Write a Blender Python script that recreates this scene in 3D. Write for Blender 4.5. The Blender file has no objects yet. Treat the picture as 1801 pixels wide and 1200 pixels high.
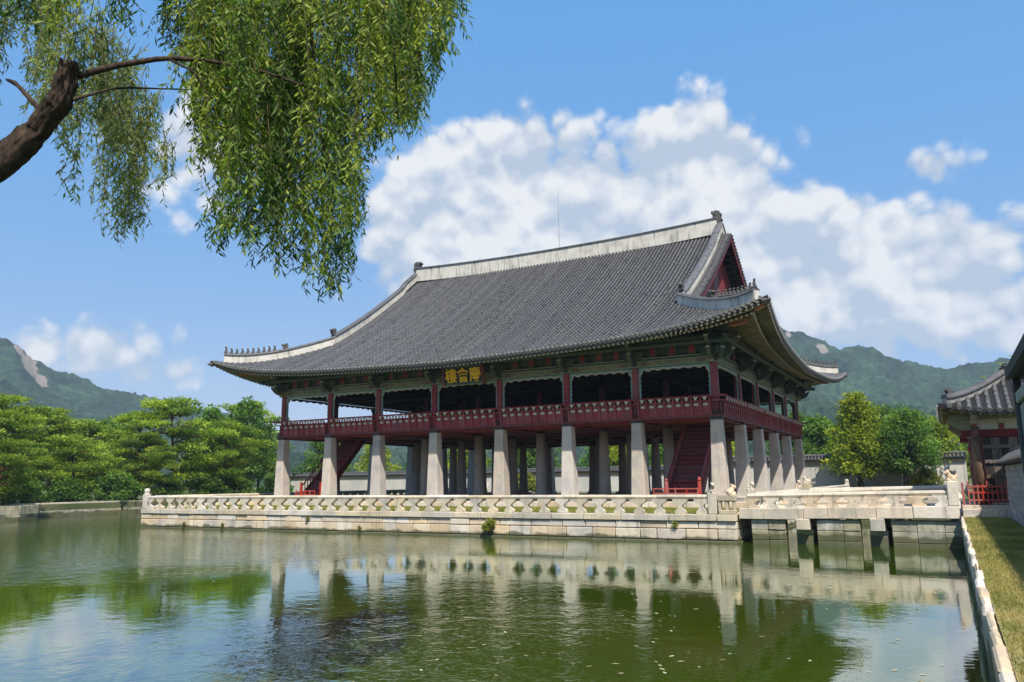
import bpy, math, random
import numpy as np
from mathutils import Vector, Matrix

random.seed(11)
rng = np.random.default_rng(11)
R = math.radians
S = bpy.context.scene
COL = S.collection

# ------------------------------------------------------------------ camera
EYE = (11.677, -46.364, 2.888)
YAW, PITCH, ROLL = -0.500, 0.176, -0.012
fw = Vector((math.sin(YAW) * math.cos(PITCH), math.cos(YAW) * math.cos(PITCH), math.sin(PITCH)))
rt = Vector((math.cos(YAW), -math.sin(YAW), 0))
up = rt.cross(fw)
r2 = rt * math.cos(ROLL) + up * math.sin(ROLL)
u2 = up * math.cos(ROLL) - rt * math.sin(ROLL)
cam_data = bpy.data.cameras.new('camera')
cam_data.sensor_width = 36
cam_data.lens = 1382.3 / 1801 * 36
cam_data.clip_start = 0.1
cam_data.clip_end = 20000
cam = bpy.data.objects.new('camera', cam_data)
COL.objects.link(cam)
cam.matrix_world = Matrix(((r2.x, u2.x, -fw.x, EYE[0]), (r2.y, u2.y, -fw.y, EYE[1]),
                           (r2.z, u2.z, -fw.z, EYE[2]), (0, 0, 0, 1)))
S.camera = cam

# ------------------------------------------------------------------ sky, sun, exposure
SUN = Vector((0.45, -0.52, 1.0)).normalized()
SUN_EL = math.asin(SUN.z)
SUN_AZ = math.atan2(SUN.x, SUN.y)
world = bpy.data.worlds.new('World')
S.world = world
world.use_nodes = True
world.cycles.sampling_method = 'MANUAL'
world.cycles.sample_map_resolution = 512
wn, wl = world.node_tree.nodes, world.node_tree.links
wn.clear()


def wnode(t, **kw):
    n = wn.new(t)
    for k, v in kw.items():
        setattr(n, k, v)
    return n


def wm(op, a, b=None, c=None, clamp=False):
    n = wn.new('ShaderNodeMath')
    n.operation = op
    n.use_clamp = clamp
    for i, v in enumerate((a, b, c)):
        if v is None:
            continue
        if isinstance(v, (int, float)):
            n.inputs[i].default_value = v
        else:
            wl.new(v, n.inputs[i])
    return n.outputs[0]


w_out = wnode('ShaderNodeOutputWorld')
w_bg = wnode('ShaderNodeBackground')
SKY_STRENGTH = 0.108
w_bg.inputs['Strength'].default_value = SKY_STRENGTH
w_sky = wnode('ShaderNodeTexSky', sky_type='NISHITA', sun_disc=False)
w_sky.sun_elevation = SUN_EL
w_sky.sun_rotation = SUN_AZ
w_sky.altitude = 50
w_sky.air_density = 1.0
w_sky.dust_density = 0.3
w_sky.ozone_density = 4.0
w_tc = wnode('ShaderNodeTexCoord')
w_sep = wnode('ShaderNodeSeparateXYZ')
wl.new(w_tc.outputs['Generated'], w_sep.inputs[0])
sx, sy, sz = w_sep.outputs
AZ = wm('MULTIPLY', wm('ARCTAN2', sx, sy), 180 / math.pi)
EL = wm('MULTIPLY', wm('ARCSINE', sz), 180 / math.pi)


def wnoise(scale, detail, rough, off=(0, 0, 0), stretch=1.15, dist=0.0):
    mp = wnode('ShaderNodeMapping')
    wl.new(w_tc.outputs['Generated'], mp.inputs['Vector'])
    mp.inputs['Scale'].default_value = (1, 1, stretch)
    mp.inputs['Location'].default_value = off
    nz = wnode('ShaderNodeTexNoise')
    wl.new(mp.outputs[0], nz.inputs['Vector'])
    nz.inputs['Scale'].default_value = scale
    nz.inputs['Detail'].default_value = detail
    nz.inputs['Roughness'].default_value = rough
    nz.inputs['Distortion'].default_value = dist
    return nz.outputs[0]


# cumulus banks: azimuth, elevation, half width, half height (degrees), amount
BANKS = [(-35.5, 19.5, 4.5, 5.0, 1.15), (-29.5, 20.5, 5.2, 6.0, 1.35), (-21, 18.5, 7, 6.0, 1.35), (-13.5, 20.5, 4.6, 6.2, 1.4),
         (-24, 13, 16, 4.6, 0.75), (-2, 15.0, 7.5, 4.6, 0.92), (5.5, 11.5, 9, 4.6, 0.80), (-7.5, 24.3, 1.8, 1.8, 0.50),
         (1.0, 19.6, 2.5, 1.6, 0.50), (-52, 21.5, 7, 5.0, 0.95), (-58, 9.2, 9, 2.6, 0.62), (-48, 7.0, 10, 2.4, 0.52), (-12, 14.5, 8, 4.0, 0.5),
         (-2, 8.5, 14, 3.6, 0.52), (30, 20, 12, 6, 0.9), (62, 14, 18, 6, 0.9), (-95, 18, 14, 6, 0.9), (-125, 14, 12, 5, 0.8),
         (150, 20, 20, 7, 0.8), (100, 24, 12, 6, 0.8)]
cov = None
for a, e, w, h, amt in BANKS:
    da = wm('DIVIDE', wm('SUBTRACT', AZ, a), w)
    de = wm('DIVIDE', wm('SUBTRACT', EL, e), h)
    g = wm('MULTIPLY', wm('EXPONENT', wm('MULTIPLY', wm('ADD', wm('MULTIPLY', da, da), wm('MULTIPLY', de, de)), -1)), amt)
    cov = g if cov is None else wm('ADD', cov, g)
high = wnode('ShaderNodeMapRange', interpolation_type='SMOOTHSTEP')      # broken cumulus overhead, out of view, added to whiten the ambient light
wl.new(EL, high.inputs['Value'])
high.inputs['From Min'].default_value = 33
high.inputs['From Max'].default_value = 44
high.inputs['To Max'].default_value = 0.50
cov = wm('MINIMUM', wm('ADD', cov, high.outputs[0]), 1.45)
edge = wm('MAXIMUM', wm('MINIMUM', wm('MULTIPLY', cov, 2.2), 1.0), 0.30)
N1 = wnoise(7.5, 10, 0.64, dist=0.35)
N1s = wnoise(7.5, 5, 0.55, off=(0.016, -0.016, 0.040), dist=0.35)
N1b = wnoise(7.5, 5, 0.55, dist=0.35)


def wpuff(scale, off):
    """rounded cumulus heads: smooth cells over wobbled directions"""
    mp = wnode('ShaderNodeMapping')
    wl.new(w_tc.outputs['Generated'], mp.inputs['Vector'])
    mp.inputs['Location'].default_value = off
    nz = wnode('ShaderNodeTexNoise')
    wl.new(mp.outputs[0], nz.inputs['Vector'])
    nz.inputs['Scale'].default_value = scale * 0.9
    nz.inputs['Detail'].default_value = 2
    va = wnode('ShaderNodeVectorMath', operation='MULTIPLY_ADD')
    wl.new(nz.outputs[1], va.inputs[0])
    va.inputs[1].default_value = (0.9 / scale,) * 3
    wl.new(mp.outputs[0], va.inputs[2])
    vo = wnode('ShaderNodeTexVoronoi', feature='F1')
    wl.new(va.outputs[0], vo.inputs['Vector'])
    vo.inputs['Scale'].default_value = scale
    return vo.outputs['Distance']


PUFF = wm('ADD', wm('MULTIPLY', wm('SUBTRACT', 0.45, wpuff(15, (0, 0, 0))), 0.85), wm('MULTIPLY', wm('SUBTRACT', 0.42, wpuff(37, (3, 1, 0))), 0.50))
PUFFS = wm('ADD', wm('MULTIPLY', wm('SUBTRACT', 0.45, wpuff(15, (0.010, -0.012, 0.022))), 0.85), wm('MULTIPLY', wm('SUBTRACT', 0.42, wpuff(37, (3.006, 0.993, 0.010))), 0.50))
dens = wm('ADD', wm('SUBTRACT', cov, 0.46), wm('MULTIPLY', wm('ADD', PUFF, wm('MULTIPLY', wm('SUBTRACT', N1, 0.5), 1.5)), edge))
mr = wnode('ShaderNodeMapRange', interpolation_type='SMOOTHSTEP')
wl.new(dens, mr.inputs['Value'])
mr.inputs['From Min'].default_value = -0.08
mr.inputs['From Max'].default_value = 0.34
mask = wm('MULTIPLY', mr.outputs[0], 0.96)
shade = wm('ADD', wm('ADD', wm('MULTIPLY', wm('SUBTRACT', N1b, N1s), 3.5), wm('MULTIPLY', wm('SUBTRACT', PUFF, PUFFS), 1.9)), wm('ADD', wm('MULTIPLY', wm('MINIMUM', dens, 0.7), 0.30), wm('MULTIPLY', wm('SUBTRACT', EL, 18.5), 0.030)))
sh = wnode('ShaderNodeMapRange')
wl.new(shade, sh.inputs['Value'])
sh.inputs['From Min'].default_value = -0.35
sh.inputs['From Max'].default_value = 0.75
cl = wnode('ShaderNodeMix', data_type='RGBA')
wl.new(sh.outputs[0], cl.inputs['Factor'])
cl.inputs['A'].default_value = (3.15, 3.7, 4.5, 1)
cl.inputs['B'].default_value = (5.6, 5.65, 5.7, 1)
mixs = wnode('ShaderNodeMix', data_type='RGBA')
wl.new(mask, mixs.inputs['Factor'])
toned = wnode('ShaderNodeVectorMath', operation='MULTIPLY_ADD')     # evens the blue out as in clear humid summer air
wl.new(w_sky.outputs[0], toned.inputs[0])
toned.inputs[1].default_value = (0.60, 0.32, 0.08)
toned.inputs[2].default_value = (0.30, 1.80, 4.60)
wl.new(toned.outputs[0], mixs.inputs['A'])
wl.new(cl.outputs['Result'], mixs.inputs['B'])
wl.new(mixs.outputs['Result'], w_bg.inputs['Color'])
wl.new(w_bg.outputs[0], w_out.inputs['Surface'])

sun_data = bpy.data.lights.new('sun', 'SUN')
sun_data.energy = 4.7
sun_data.angle = R(0.55)
sun_data.color = (1.0, 0.94, 0.84)
sun = bpy.data.objects.new('sun', sun_data)
COL.objects.link(sun)
sun.rotation_euler = SUN.to_track_quat('Z', 'Y').to_euler()
sun.location = (40, -60, 80)

S.view_settings.view_transform = 'Standard'
S.view_settings.look = 'None'
S.view_settings.gamma = 1
S.view_settings.use_curve_mapping = False
S.view_settings.exposure = 0.6
S.render.engine = 'CYCLES'
S.cycles.use_denoising = True
S.cycles.max_bounces = 6
S.cycles.diffuse_bounces = 4
S.cycles.glossy_bounces = 3
S.cycles.transmission_bounces = 3
S.cycles.transparent_max_bounces = 8
S.cycles.volume_bounces = 0
S.cycles.caustics_reflective = False
S.cycles.caustics_refractive = False

# ------------------------------------------------------------------ materials
MATS = {}


def new_mat(name):
    m = bpy.data.materials.new(name)
    m.use_nodes = True
    MATS[name] = m
    return m, m.node_tree.nodes, m.node_tree.links, m.node_tree.nodes['Principled BSDF']


def mat(name, c1, c2=None, c3=None, scale=1.0, rough=0.75, bump=0.0, bscale=8.0, spec=0.3, objvar=0.0, streak=0.0,
        streak_col=(0.05, 0.045, 0.04), stretch=(1, 1, 1), moss=0.0, lo=0.35, hi=0.65, joint=None):
    """Principled colour mixed by noise in world space, with per-object tint, rain streaks, waterline moss and relief."""
    m, N, L, b = new_mat(name)
    c2 = c2 or tuple(x * 0.8 for x in c1)
    geo = N.new('ShaderNodeNewGeometry')
    mp = N.new('ShaderNodeMapping')
    mp.inputs['Scale'].default_value = stretch
    L.new(geo.outputs['Position'], mp.inputs['Vector'])
    nz = N.new('ShaderNodeTexNoise')
    nz.inputs['Scale'].default_value = scale
    nz.inputs['Detail'].default_value = 6
    nz.inputs['Roughness'].default_value = 0.6
    L.new(mp.outputs[0], nz.inputs['Vector'])
    rp = N.new('ShaderNodeValToRGB')
    e = rp.color_ramp.elements
    e[0].position, e[0].color = lo, (*c1, 1)
    e[1].position, e[1].color = hi, (*c2, 1)
    if c3:
        x = rp.color_ramp.elements.new((lo + hi) / 2)
        x.color = (*c3, 1)
    L.new(nz.outputs[0], rp.inputs[0])
    col = rp.outputs[0]

    def mixc(fac, a, bcol, mode='MIX'):
        mx = N.new('ShaderNodeMix')
        mx.data_type = 'RGBA'
        mx.blend_type = mode
        if isinstance(fac, float):
            mx.inputs['Factor'].default_value = fac
        else:
            L.new(fac, mx.inputs['Factor'])
        L.new(a, mx.inputs['A'])
        if isinstance(bcol, tuple):
            mx.inputs['B'].default_value = (*bcol, 1)
        else:
            L.new(bcol, mx.inputs['B'])
        return mx.outputs['Result']

    if objvar:
        oi = N.new('ShaderNodeObjectInfo')
        hv = N.new('ShaderNodeHueSaturation')
        ma = N.new('ShaderNodeMapRange')
        ma.inputs['To Min'].default_value = 1 - objvar
        ma.inputs['To Max'].default_value = 1 + objvar
        L.new(oi.outputs['Random'], ma.inputs['Value'])
        L.new(ma.outputs[0], hv.inputs['Value'])
        mb = N.new('ShaderNodeMath')
        mb.operation = 'MULTIPLY_ADD'
        mod = N.new('ShaderNodeMath')
        mod.operation = 'FRACT'
        ml = N.new('ShaderNodeMath')
        ml.operation = 'MULTIPLY'
        ml.inputs[1].default_value = 7.31
        L.new(oi.outputs['Random'], ml.inputs[0])
        L.new(ml.outputs[0], mod.inputs[0])
        L.new(mod.outputs[0], mb.inputs[0])
        mb.inputs[1].default_value = 5 * objvar
        mb.inputs[2].default_value = 1 - 2.5 * objvar
        L.new(mb.outputs[0], hv.inputs['Saturation'])
        L.new(col, hv.inputs['Color'])
        col = hv.outputs[0]
    if streak:
        ms = N.new('ShaderNodeMapping')
        ms.inputs['Scale'].default_value = (2.4, 2.4, 0.25)
        L.new(geo.outputs['Position'], ms.inputs['Vector'])
        ns = N.new('ShaderNodeTexNoise')
        ns.inputs['Scale'].default_value = 1.6
        ns.inputs['Detail'].default_value = 5
        ns.inputs['Roughness'].default_value = 0.65
        L.new(ms.outputs[0], ns.inputs['Vector'])
        mr_ = N.new('ShaderNodeMapRange')
        mr_.interpolation_type = 'SMOOTHSTEP'
        mr_.inputs['From Min'].default_value = 0.52
        mr_.inputs['From Max'].default_value = 0.74
        mr_.inputs['To Max'].default_value = streak
        L.new(ns.outputs[0], mr_.inputs['Value'])
        col = mixc(mr_.outputs[0], col, streak_col)
    if moss:
        sp = N.new('ShaderNodeSeparateXYZ')
        L.new(geo.outputs['Position'], sp.inputs[0])
        nm = N.new('ShaderNodeTexNoise')
        nm.inputs['Scale'].default_value = 1.3
        nm.inputs['Detail'].default_value = 6
        L.new(geo.outputs['Position'], nm.inputs['Vector'])
        ad = N.new('ShaderNodeMath')
        ad.operation = 'MULTIPLY_ADD'
        L.new(nm.outputs[0], ad.inputs[0])
        ad.inputs[1].default_value = -0.55
        L.new(sp.outputs[2], ad.inputs[2])
        mg = N.new('ShaderNodeMapRange')
        mg.interpolation_type = 'SMOOTHSTEP'
        mg.inputs['From Min'].default_value = moss - 0.28
        mg.inputs['From Max'].default_value = moss - 0.42
        mg.inputs['To Max'].default_value = 0.85
        L.new(ad.outputs[0], mg.inputs['Value'])
        col = mixc(mg.outputs[0], col, (0.07, 0.075, 0.03))
    L.new(col, b.inputs['Base Color'])
    b.inputs['Roughness'].default_value = rough
    b.inputs['Specular IOR Level'].default_value = spec
    if bump:
        nb = N.new('ShaderNodeTexNoise')
        nb.inputs['Scale'].default_value = bscale
        nb.inputs['Detail'].default_value = 7
        nb.inputs['Roughness'].default_value = 0.65
        L.new(mp.outputs[0], nb.inputs['Vector'])
        bp = N.new('ShaderNodeBump')
        bp.inputs['Strength'].default_value = bump
        bp.inputs['Distance'].default_value = 0.04
        L.new(nb.outputs[0], bp.inputs['Height'])
        L.new(bp.outputs[0], b.inputs['Normal'])
    return m


mat('granite', (0.66, 0.56, 0.43), (0.46, 0.40, 0.32), (0.61, 0.50, 0.38), scale=0.9, rough=0.85, bump=0.5, bscale=9,
    objvar=0.17, streak=0.55, streak_col=(0.13, 0.12, 0.09), moss=0.30)
mat('granite_pale', (0.61, 0.53, 0.41), (0.44, 0.39, 0.31), scale=1.4, rough=0.85, bump=0.5, bscale=12, objvar=0.14, streak=0.50,
    streak_col=(0.17, 0.155, 0.125))
mat('granite_mossy', (0.46, 0.42, 0.33), (0.22, 0.21, 0.15), (0.36, 0.33, 0.25), scale=1.6, rough=0.9, bump=0.5, bscale=9, objvar=0.15,
    streak=0.75, streak_col=(0.07, 0.08, 0.03), moss=0.5)
mat('granite_column', (0.52, 0.47, 0.41), (0.40, 0.37, 0.34), (0.50, 0.44, 0.375), scale=1.3, rough=0.85, bump=0.6, bscale=11, objvar=0.10,
    streak=0.5, streak_col=(0.17, 0.15, 0.14))
mat('paving', (0.30, 0.28, 0.26), (0.22, 0.21, 0.20), scale=1.2, rough=0.9, bump=0.3, objvar=0.1)
mat('roof_tile', (0.075, 0.075, 0.080), (0.046, 0.046, 0.050), (0.108, 0.107, 0.112), streak=0.45, streak_col=(0.045, 0.044, 0.042), scale=2.2, rough=0.62, bump=0.35, bscale=14, objvar=0.16, spec=0.35)
mat('roof_base', (0.014, 0.014, 0.016), (0.009, 0.009, 0.010), scale=2.0, rough=0.8, bump=0.3)
mat('tile_end', (0.30, 0.29, 0.27), (0.18, 0.175, 0.165), scale=5, rough=0.8, bump=0.4, bscale=20)
mat('plaster', (0.60, 0.57, 0.51), (0.42, 0.40, 0.36), (0.55, 0.52, 0.46), scale=1.1, rough=0.9, bump=0.35, bscale=6, streak=0.9,
    streak_col=(0.11, 0.10, 0.09))
mat('ornament', (0.06, 0.058, 0.056), (0.11, 0.105, 0.10), scale=6, rough=0.85, bump=0.5, bscale=14)
mat('red_paint', (0.300, 0.060, 0.065), (0.205, 0.042, 0.047), scale=1.3, rough=0.55, bump=0.15, bscale=12, objvar=0.05,
    streak=0.25, streak_col=(0.08, 0.03, 0.03))
mat('red_gable', (0.24, 0.065, 0.07), (0.17, 0.05, 0.055), scale=2, rough=0.7, objvar=0.12)
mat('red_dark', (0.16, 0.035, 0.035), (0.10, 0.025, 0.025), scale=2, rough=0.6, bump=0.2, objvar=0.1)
mat('red_bright', (0.42, 0.075, 0.055), (0.33, 0.06, 0.045), scale=3, rough=0.5, objvar=0.08)
mat('underside', (0.26, 0.085, 0.045), (0.17, 0.05, 0.03), scale=1.5, rough=0.7, objvar=0.12)
mat('green_dark', (0.040, 0.075, 0.065), (0.085, 0.105, 0.080), (0.055, 0.078, 0.062), scale=4, rough=0.7, objvar=0.15)
mat('olive', (0.30, 0.28, 0.17), (0.19, 0.19, 0.125), (0.25, 0.24, 0.15), scale=3, rough=0.75, objvar=0.10)
mat('rafter', (0.22, 0.20, 0.13), (0.12, 0.135, 0.09), (0.18, 0.17, 0.11), scale=3, rough=0.75, objvar=0.12)
mat('soffit', (0.27, 0.255, 0.185), (0.20, 0.195, 0.145), scale=2, rough=0.8)
mat('cream', (0.58, 0.53, 0.42), (0.45, 0.42, 0.34), scale=6, rough=0.7)
mat('turquoise', (0.17, 0.34, 0.32), (0.30, 0.42, 0.40), scale=5, rough=0.65)
mat('orange_paint', (0.38, 0.16, 0.07), (0.28, 0.11, 0.05), scale=4, rough=0.65)
mat('cap_dark', (0.028, 0.040, 0.050), (0.045, 0.055, 0.060), scale=5, rough=0.7)
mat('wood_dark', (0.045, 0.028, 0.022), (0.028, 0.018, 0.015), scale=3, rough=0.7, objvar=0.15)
mat('wood_weathered', (0.22, 0.16, 0.12), (0.11, 0.075, 0.058), (0.16, 0.115, 0.085), scale=5, rough=0.85, bump=0.4, stretch=(4, 4, 0.5),
    objvar=0.15)
mat('sign_black', (0.010, 0.010, 0.011), (0.016, 0.015, 0.015), scale=4, rough=0.5)
mat('gold', (0.95, 0.60, 0.02), (0.90, 0.52, 0.015), scale=6, rough=0.45)
mat('wall_plaster', (0.55, 0.52, 0.47), (0.45, 0.43, 0.39), scale=0.5, rough=0.9, bump=0.3, streak=0.3, streak_col=(0.25, 0.24, 0.22), objvar=0.08)
mat('wall_pink', (0.46, 0.33, 0.27), (0.40, 0.30, 0.25), scale=2, rough=0.9, objvar=0.08)
mat('brick_grey', (0.38, 0.36, 0.32), (0.27, 0.255, 0.235), (0.33, 0.31, 0.28), scale=2.2, rough=0.9, bump=0.4, objvar=0.2, streak=0.25)
mat('mortar', (0.46, 0.44, 0.40), (0.38, 0.36, 0.33), scale=3, rough=0.95)
mat('metal_dark', (0.022, 0.024, 0.030), (0.03, 0.032, 0.038), scale=4, rough=0.45, spec=0.5)
mat('metal_grey', (0.30, 0.30, 0.31), (0.25, 0.25, 0.26), scale=4, rough=0.5)
mat('bark', (0.085, 0.055, 0.036), (0.022, 0.015, 0.011), (0.050, 0.032, 0.022), scale=6, rough=0.95, bump=1.0, bscale=9, stretch=(2.4, 2.4, 0.7))
mat('bark_dark', (0.035, 0.027, 0.022), (0.06, 0.045, 0.036), scale=4, rough=0.95)
mat('bark_pine', (0.16, 0.075, 0.045), (0.07, 0.04, 0.028), scale=2.5, rough=0.95, bump=0.5)
mat('twig', (0.10, 0.085, 0.035), (0.06, 0.05, 0.025), scale=8, rough=0.9)
mat('ground', (0.15, 0.15, 0.08), (0.07, 0.09, 0.03), (0.10, 0.115, 0.045), scale=0.12, rough=0.95, bump=0.4, bscale=3)
mat('soil_lawn', (0.34, 0.27, 0.14), (0.19, 0.19, 0.065), (0.27, 0.23, 0.10), scale=1.6, rough=0.95, bump=0.5, bscale=14)
mat('rock', (0.40, 0.36, 0.31), (0.26, 0.24, 0.21), scale=0.05, rough=0.95, bump=0.5, bscale=0.3)


def leaf_mat(name, dark, mid, light, transl=0.35, rough=0.55, spec=0.25):
    m, N, L, b = new_mat(name)
    at = N.new('ShaderNodeAttribute')
    at.attribute_name = 'tone'
    rp = N.new('ShaderNodeValToRGB')
    e = rp.color_ramp.elements
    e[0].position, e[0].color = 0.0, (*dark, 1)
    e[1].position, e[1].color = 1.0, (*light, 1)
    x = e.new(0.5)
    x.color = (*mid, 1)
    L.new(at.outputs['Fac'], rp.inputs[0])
    oi = N.new('ShaderNodeObjectInfo')
    hv = N.new('ShaderNodeHueSaturation')
    ma = N.new('ShaderNodeMapRange')
    ma.inputs['To Min'].default_value = 0.82
    ma.inputs['To Max'].default_value = 1.18
    L.new(oi.outputs['Random'], ma.inputs['Value'])
    L.new(ma.outputs[0], hv.inputs['Value'])
    L.new(rp.outputs[0], hv.inputs['Color'])
    L.new(hv.outputs[0], b.inputs['Base Color'])
    b.inputs['Roughness'].default_value = rough
    b.inputs['Specular IOR Level'].default_value = spec
    tr = N.new('ShaderNodeBsdfTranslucent')
    tc = N.new('ShaderNodeMix')
    tc.data_type = 'RGBA'
    tc.blend_type = 'MULTIPLY'
    tc.inputs['Factor'].default_value = 1
    L.new(hv.outputs[0], tc.inputs['A'])
    tc.inputs['B'].default_value = (1.5, 1.7, 0.7, 1)
    L.new(tc.outputs['Result'], tr.inputs['Color'])
    mx = N.new('ShaderNodeMixShader')
    mx.inputs[0].default_value = transl
    L.new(b.outputs[0], mx.inputs[1])
    L.new(tr.outputs[0], mx.inputs[2])
    L.new(mx.outputs[0], N['Material Output'].inputs['Surface'])
    return m


leaf_mat('leaf_pine', (0.035, 0.072, 0.012), (0.155, 0.245, 0.026), (0.370, 0.440, 0.055), 0.38)
leaf_mat('leaf_broad', (0.035, 0.080, 0.018), (0.090, 0.175, 0.030), (0.180, 0.280, 0.045), 0.40)
leaf_mat('leaf_yellow', (0.090, 0.135, 0.015), (0.260, 0.320, 0.026), (0.470, 0.480, 0.045), 0.42)
leaf_mat('leaf_willow', (0.030, 0.070, 0.015), (0.100, 0.185, 0.030), (0.290, 0.335, 0.050), 0.40)
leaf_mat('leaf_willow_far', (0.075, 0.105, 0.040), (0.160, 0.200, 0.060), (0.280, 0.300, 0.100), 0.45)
leaf_mat('leaf_shrub', (0.10, 0.13, 0.02), (0.20, 0.22, 0.03), (0.32, 0.32, 0.05), 0.35)
leaf_mat('blade', (0.110, 0.130, 0.030), (0.270, 0.245, 0.075), (0.430, 0.340, 0.145), 0.30)
leaf_mat('leaf_litter', (0.16, 0.14, 0.06), (0.30, 0.27, 0.15), (0.46, 0.42, 0.30), 0.0, rough=0.7)

# water: murky green body with a rippled, mirror-like surface
m, N, L, b = new_mat('water')
b.inputs['Base Color'].default_value = (0.040, 0.070, 0.003, 1)
b.inputs['Roughness'].default_value = 0.03
b.inputs['IOR'].default_value = 1.6
b.inputs['Specular IOR Level'].default_value = 0.0
geo = N.new('ShaderNodeNewGeometry')


def tex(scale, detail, sc, rough=0.55, rot=0):
    mp = N.new('ShaderNodeMapping')
    mp.inputs['Scale'].default_value = sc
    mp.inputs['Rotation'].default_value = (0, 0, rot)
    L.new(geo.outputs['Position'], mp.inputs['Vector'])
    nz = N.new('ShaderNodeTexNoise')
    nz.inputs['Scale'].default_value = scale
    nz.inputs['Detail'].default_value = detail
    nz.inputs['Roughness'].default_value = rough
    L.new(mp.outputs[0], nz.inputs['Vector'])
    return nz.outputs[0]


rip = tex(6.5, 3, (1.0, 1.0, 1), 0.5, R(28))
swell = tex(0.55, 2, (1, 1, 1), 0.5)
mid = tex(1.7, 2, (1, 1, 1), 0.5, R(20))
patch = tex(0.060, 2, (1, 1, 1), 0.45)
mrp = N.new('ShaderNodeMapRange')
mrp.interpolation_type = 'SMOOTHSTEP'
spx = N.new('ShaderNodeSeparateXYZ')                     # the corner by the right bank is sheltered from the wind
L.new(geo.outputs['Position'], spx.inputs[0])
shl = N.new('ShaderNodeMath')
shl.operation = 'MULTIPLY_ADD'
L.new(spx.outputs[0], shl.inputs[0])
shl.inputs[1].default_value = -0.007
L.new(patch, shl.inputs[2])
L.new(shl.outputs[0], mrp.inputs['Value'])
mrp.inputs['From Min'].default_value = 0.42
mrp.inputs['From Max'].default_value = 0.60
mrp.inputs['To Min'].default_value = 0.10
mrp.inputs['To Max'].default_value = 1.0
mm = N.new('ShaderNodeMath')
mm.operation = 'MULTIPLY'
mdd = N.new('ShaderNodeMath')
mdd.operation = 'MULTIPLY_ADD'
L.new(mid, mdd.inputs[0])
mdd.inputs[1].default_value = 2.2
L.new(rip, mdd.inputs[2])
L.new(mdd.outputs[0], mm.inputs[0])
L.new(mrp.outputs[0], mm.inputs[1])
ma_ = N.new('ShaderNodeMath')
ma_.operation = 'MULTIPLY_ADD'
L.new(swell, ma_.inputs[0])
ma_.inputs[1].default_value = 0.22
L.new(mm.outputs[0], ma_.inputs[2])
bp = N.new('ShaderNodeBump')
bp.inputs['Strength'].default_value = 0.45
bp.inputs['Distance'].default_value = 0.03
L.new(ma_.outputs[0], bp.inputs['Height'])
L.new(bp.outputs[0], b.inputs['Normal'])

L.new(bp.outputs[0], b.inputs['Normal'])
gl = N.new('ShaderNodeBsdfGlossy')
gl.inputs['Roughness'].default_value = 0.02
gl.inputs['Color'].default_value = (0.92, 0.95, 0.93, 1)
L.new(bp.outputs[0], gl.inputs['Normal'])
lw = N.new('ShaderNodeLayerWeight')
lw.inputs['Blend'].default_value = 0.5
L.new(bp.outputs[0], lw.inputs['Normal'])
pw = N.new('ShaderNodeMath')
pw.operation = 'POWER'
pw.inputs[1].default_value = 2.7
L.new(lw.outputs['Facing'], pw.inputs[0])
ms_ = N.new('ShaderNodeMixShader')
L.new(pw.outputs[0], ms_.inputs[0])
L.new(b.outputs[0], ms_.inputs[1])
L.new(gl.outputs[0], ms_.inputs[2])
L.new(ms_.outputs[0], N['Material Output'].inputs['Surface'])

# forested hillside with bare rock (rock is a vertex attribute of the terrain)
m, N, L, b = new_mat('forest')
geo = N.new('ShaderNodeNewGeometry')
n1 = N.new('ShaderNodeTexNoise')
n1.inputs['Scale'].default_value = 0.09
n1.inputs['Detail'].default_value = 6
n1.inputs['Roughness'].default_value = 0.75
L.new(geo.outputs['Position'], n1.inputs['Vector'])
rp = N.new('ShaderNodeValToRGB')
e = rp.color_ramp.elements
e[0].position, e[0].color = 0.38, (0.004, 0.015, 0.010, 1)
e[1].position, e[1].color = 0.64, (0.036, 0.064, 0.030, 1)
L.new(n1.outputs[0], rp.inputs[0])
at = N.new('ShaderNodeAttribute')
at.attribute_name = 'rock'
n2 = N.new('ShaderNodeTexNoise')
n2.inputs['Scale'].default_value = 0.06
n2.inputs['Detail'].default_value = 5
L.new(geo.outputs['Position'], n2.inputs['Vector'])
ad = N.new('ShaderNodeMath')
ad.operation = 'MULTIPLY_ADD'
L.new(n2.outputs[0], ad.inputs[0])
ad.inputs[1].default_value = 0.9
L.new(at.outputs['Fac'], ad.inputs[2])
mrk = N.new('ShaderNodeMapRange')
mrk.inputs['From Min'].default_value = 0.92
mrk.inputs['From Max'].default_value = 1.06
L.new(ad.outputs[0], mrk.inputs['Value'])
mx = N.new('ShaderNodeMix')
mx.data_type = 'RGBA'
L.new(mrk.outputs[0], mx.inputs['Factor'])
n3 = N.new('ShaderNodeTexNoise')
n3.inputs['Scale'].default_value = 0.014
n3.inputs['Detail'].default_value = 4
L.new(geo.outputs['Position'], n3.inputs['Vector'])
r3 = N.new('ShaderNodeMapRange')
r3.inputs['From Min'].default_value = 0.35
r3.inputs['From Max'].default_value = 0.65
r3.inputs['To Min'].default_value = 0.55
r3.inputs['To Max'].default_value = 1.5
L.new(n3.outputs[0], r3.inputs['Value'])
hv3 = N.new('ShaderNodeHueSaturation')
L.new(r3.outputs[0], hv3.inputs['Value'])
L.new(rp.outputs[0], hv3.inputs['Color'])
L.new(hv3.outputs[0], mx.inputs['A'])
mx.inputs['B'].default_value = (0.20, 0.165, 0.135, 1)
L.new(mx.outputs['Result'], b.inputs['Base Color'])
b.inputs['Roughness'].default_value = 0.95
b.inputs['Specular IOR Level'].default_value = 0.1

# ------------------------------------------------------------------ mesh helpers
WLOC = {}
WROT = {}


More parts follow.
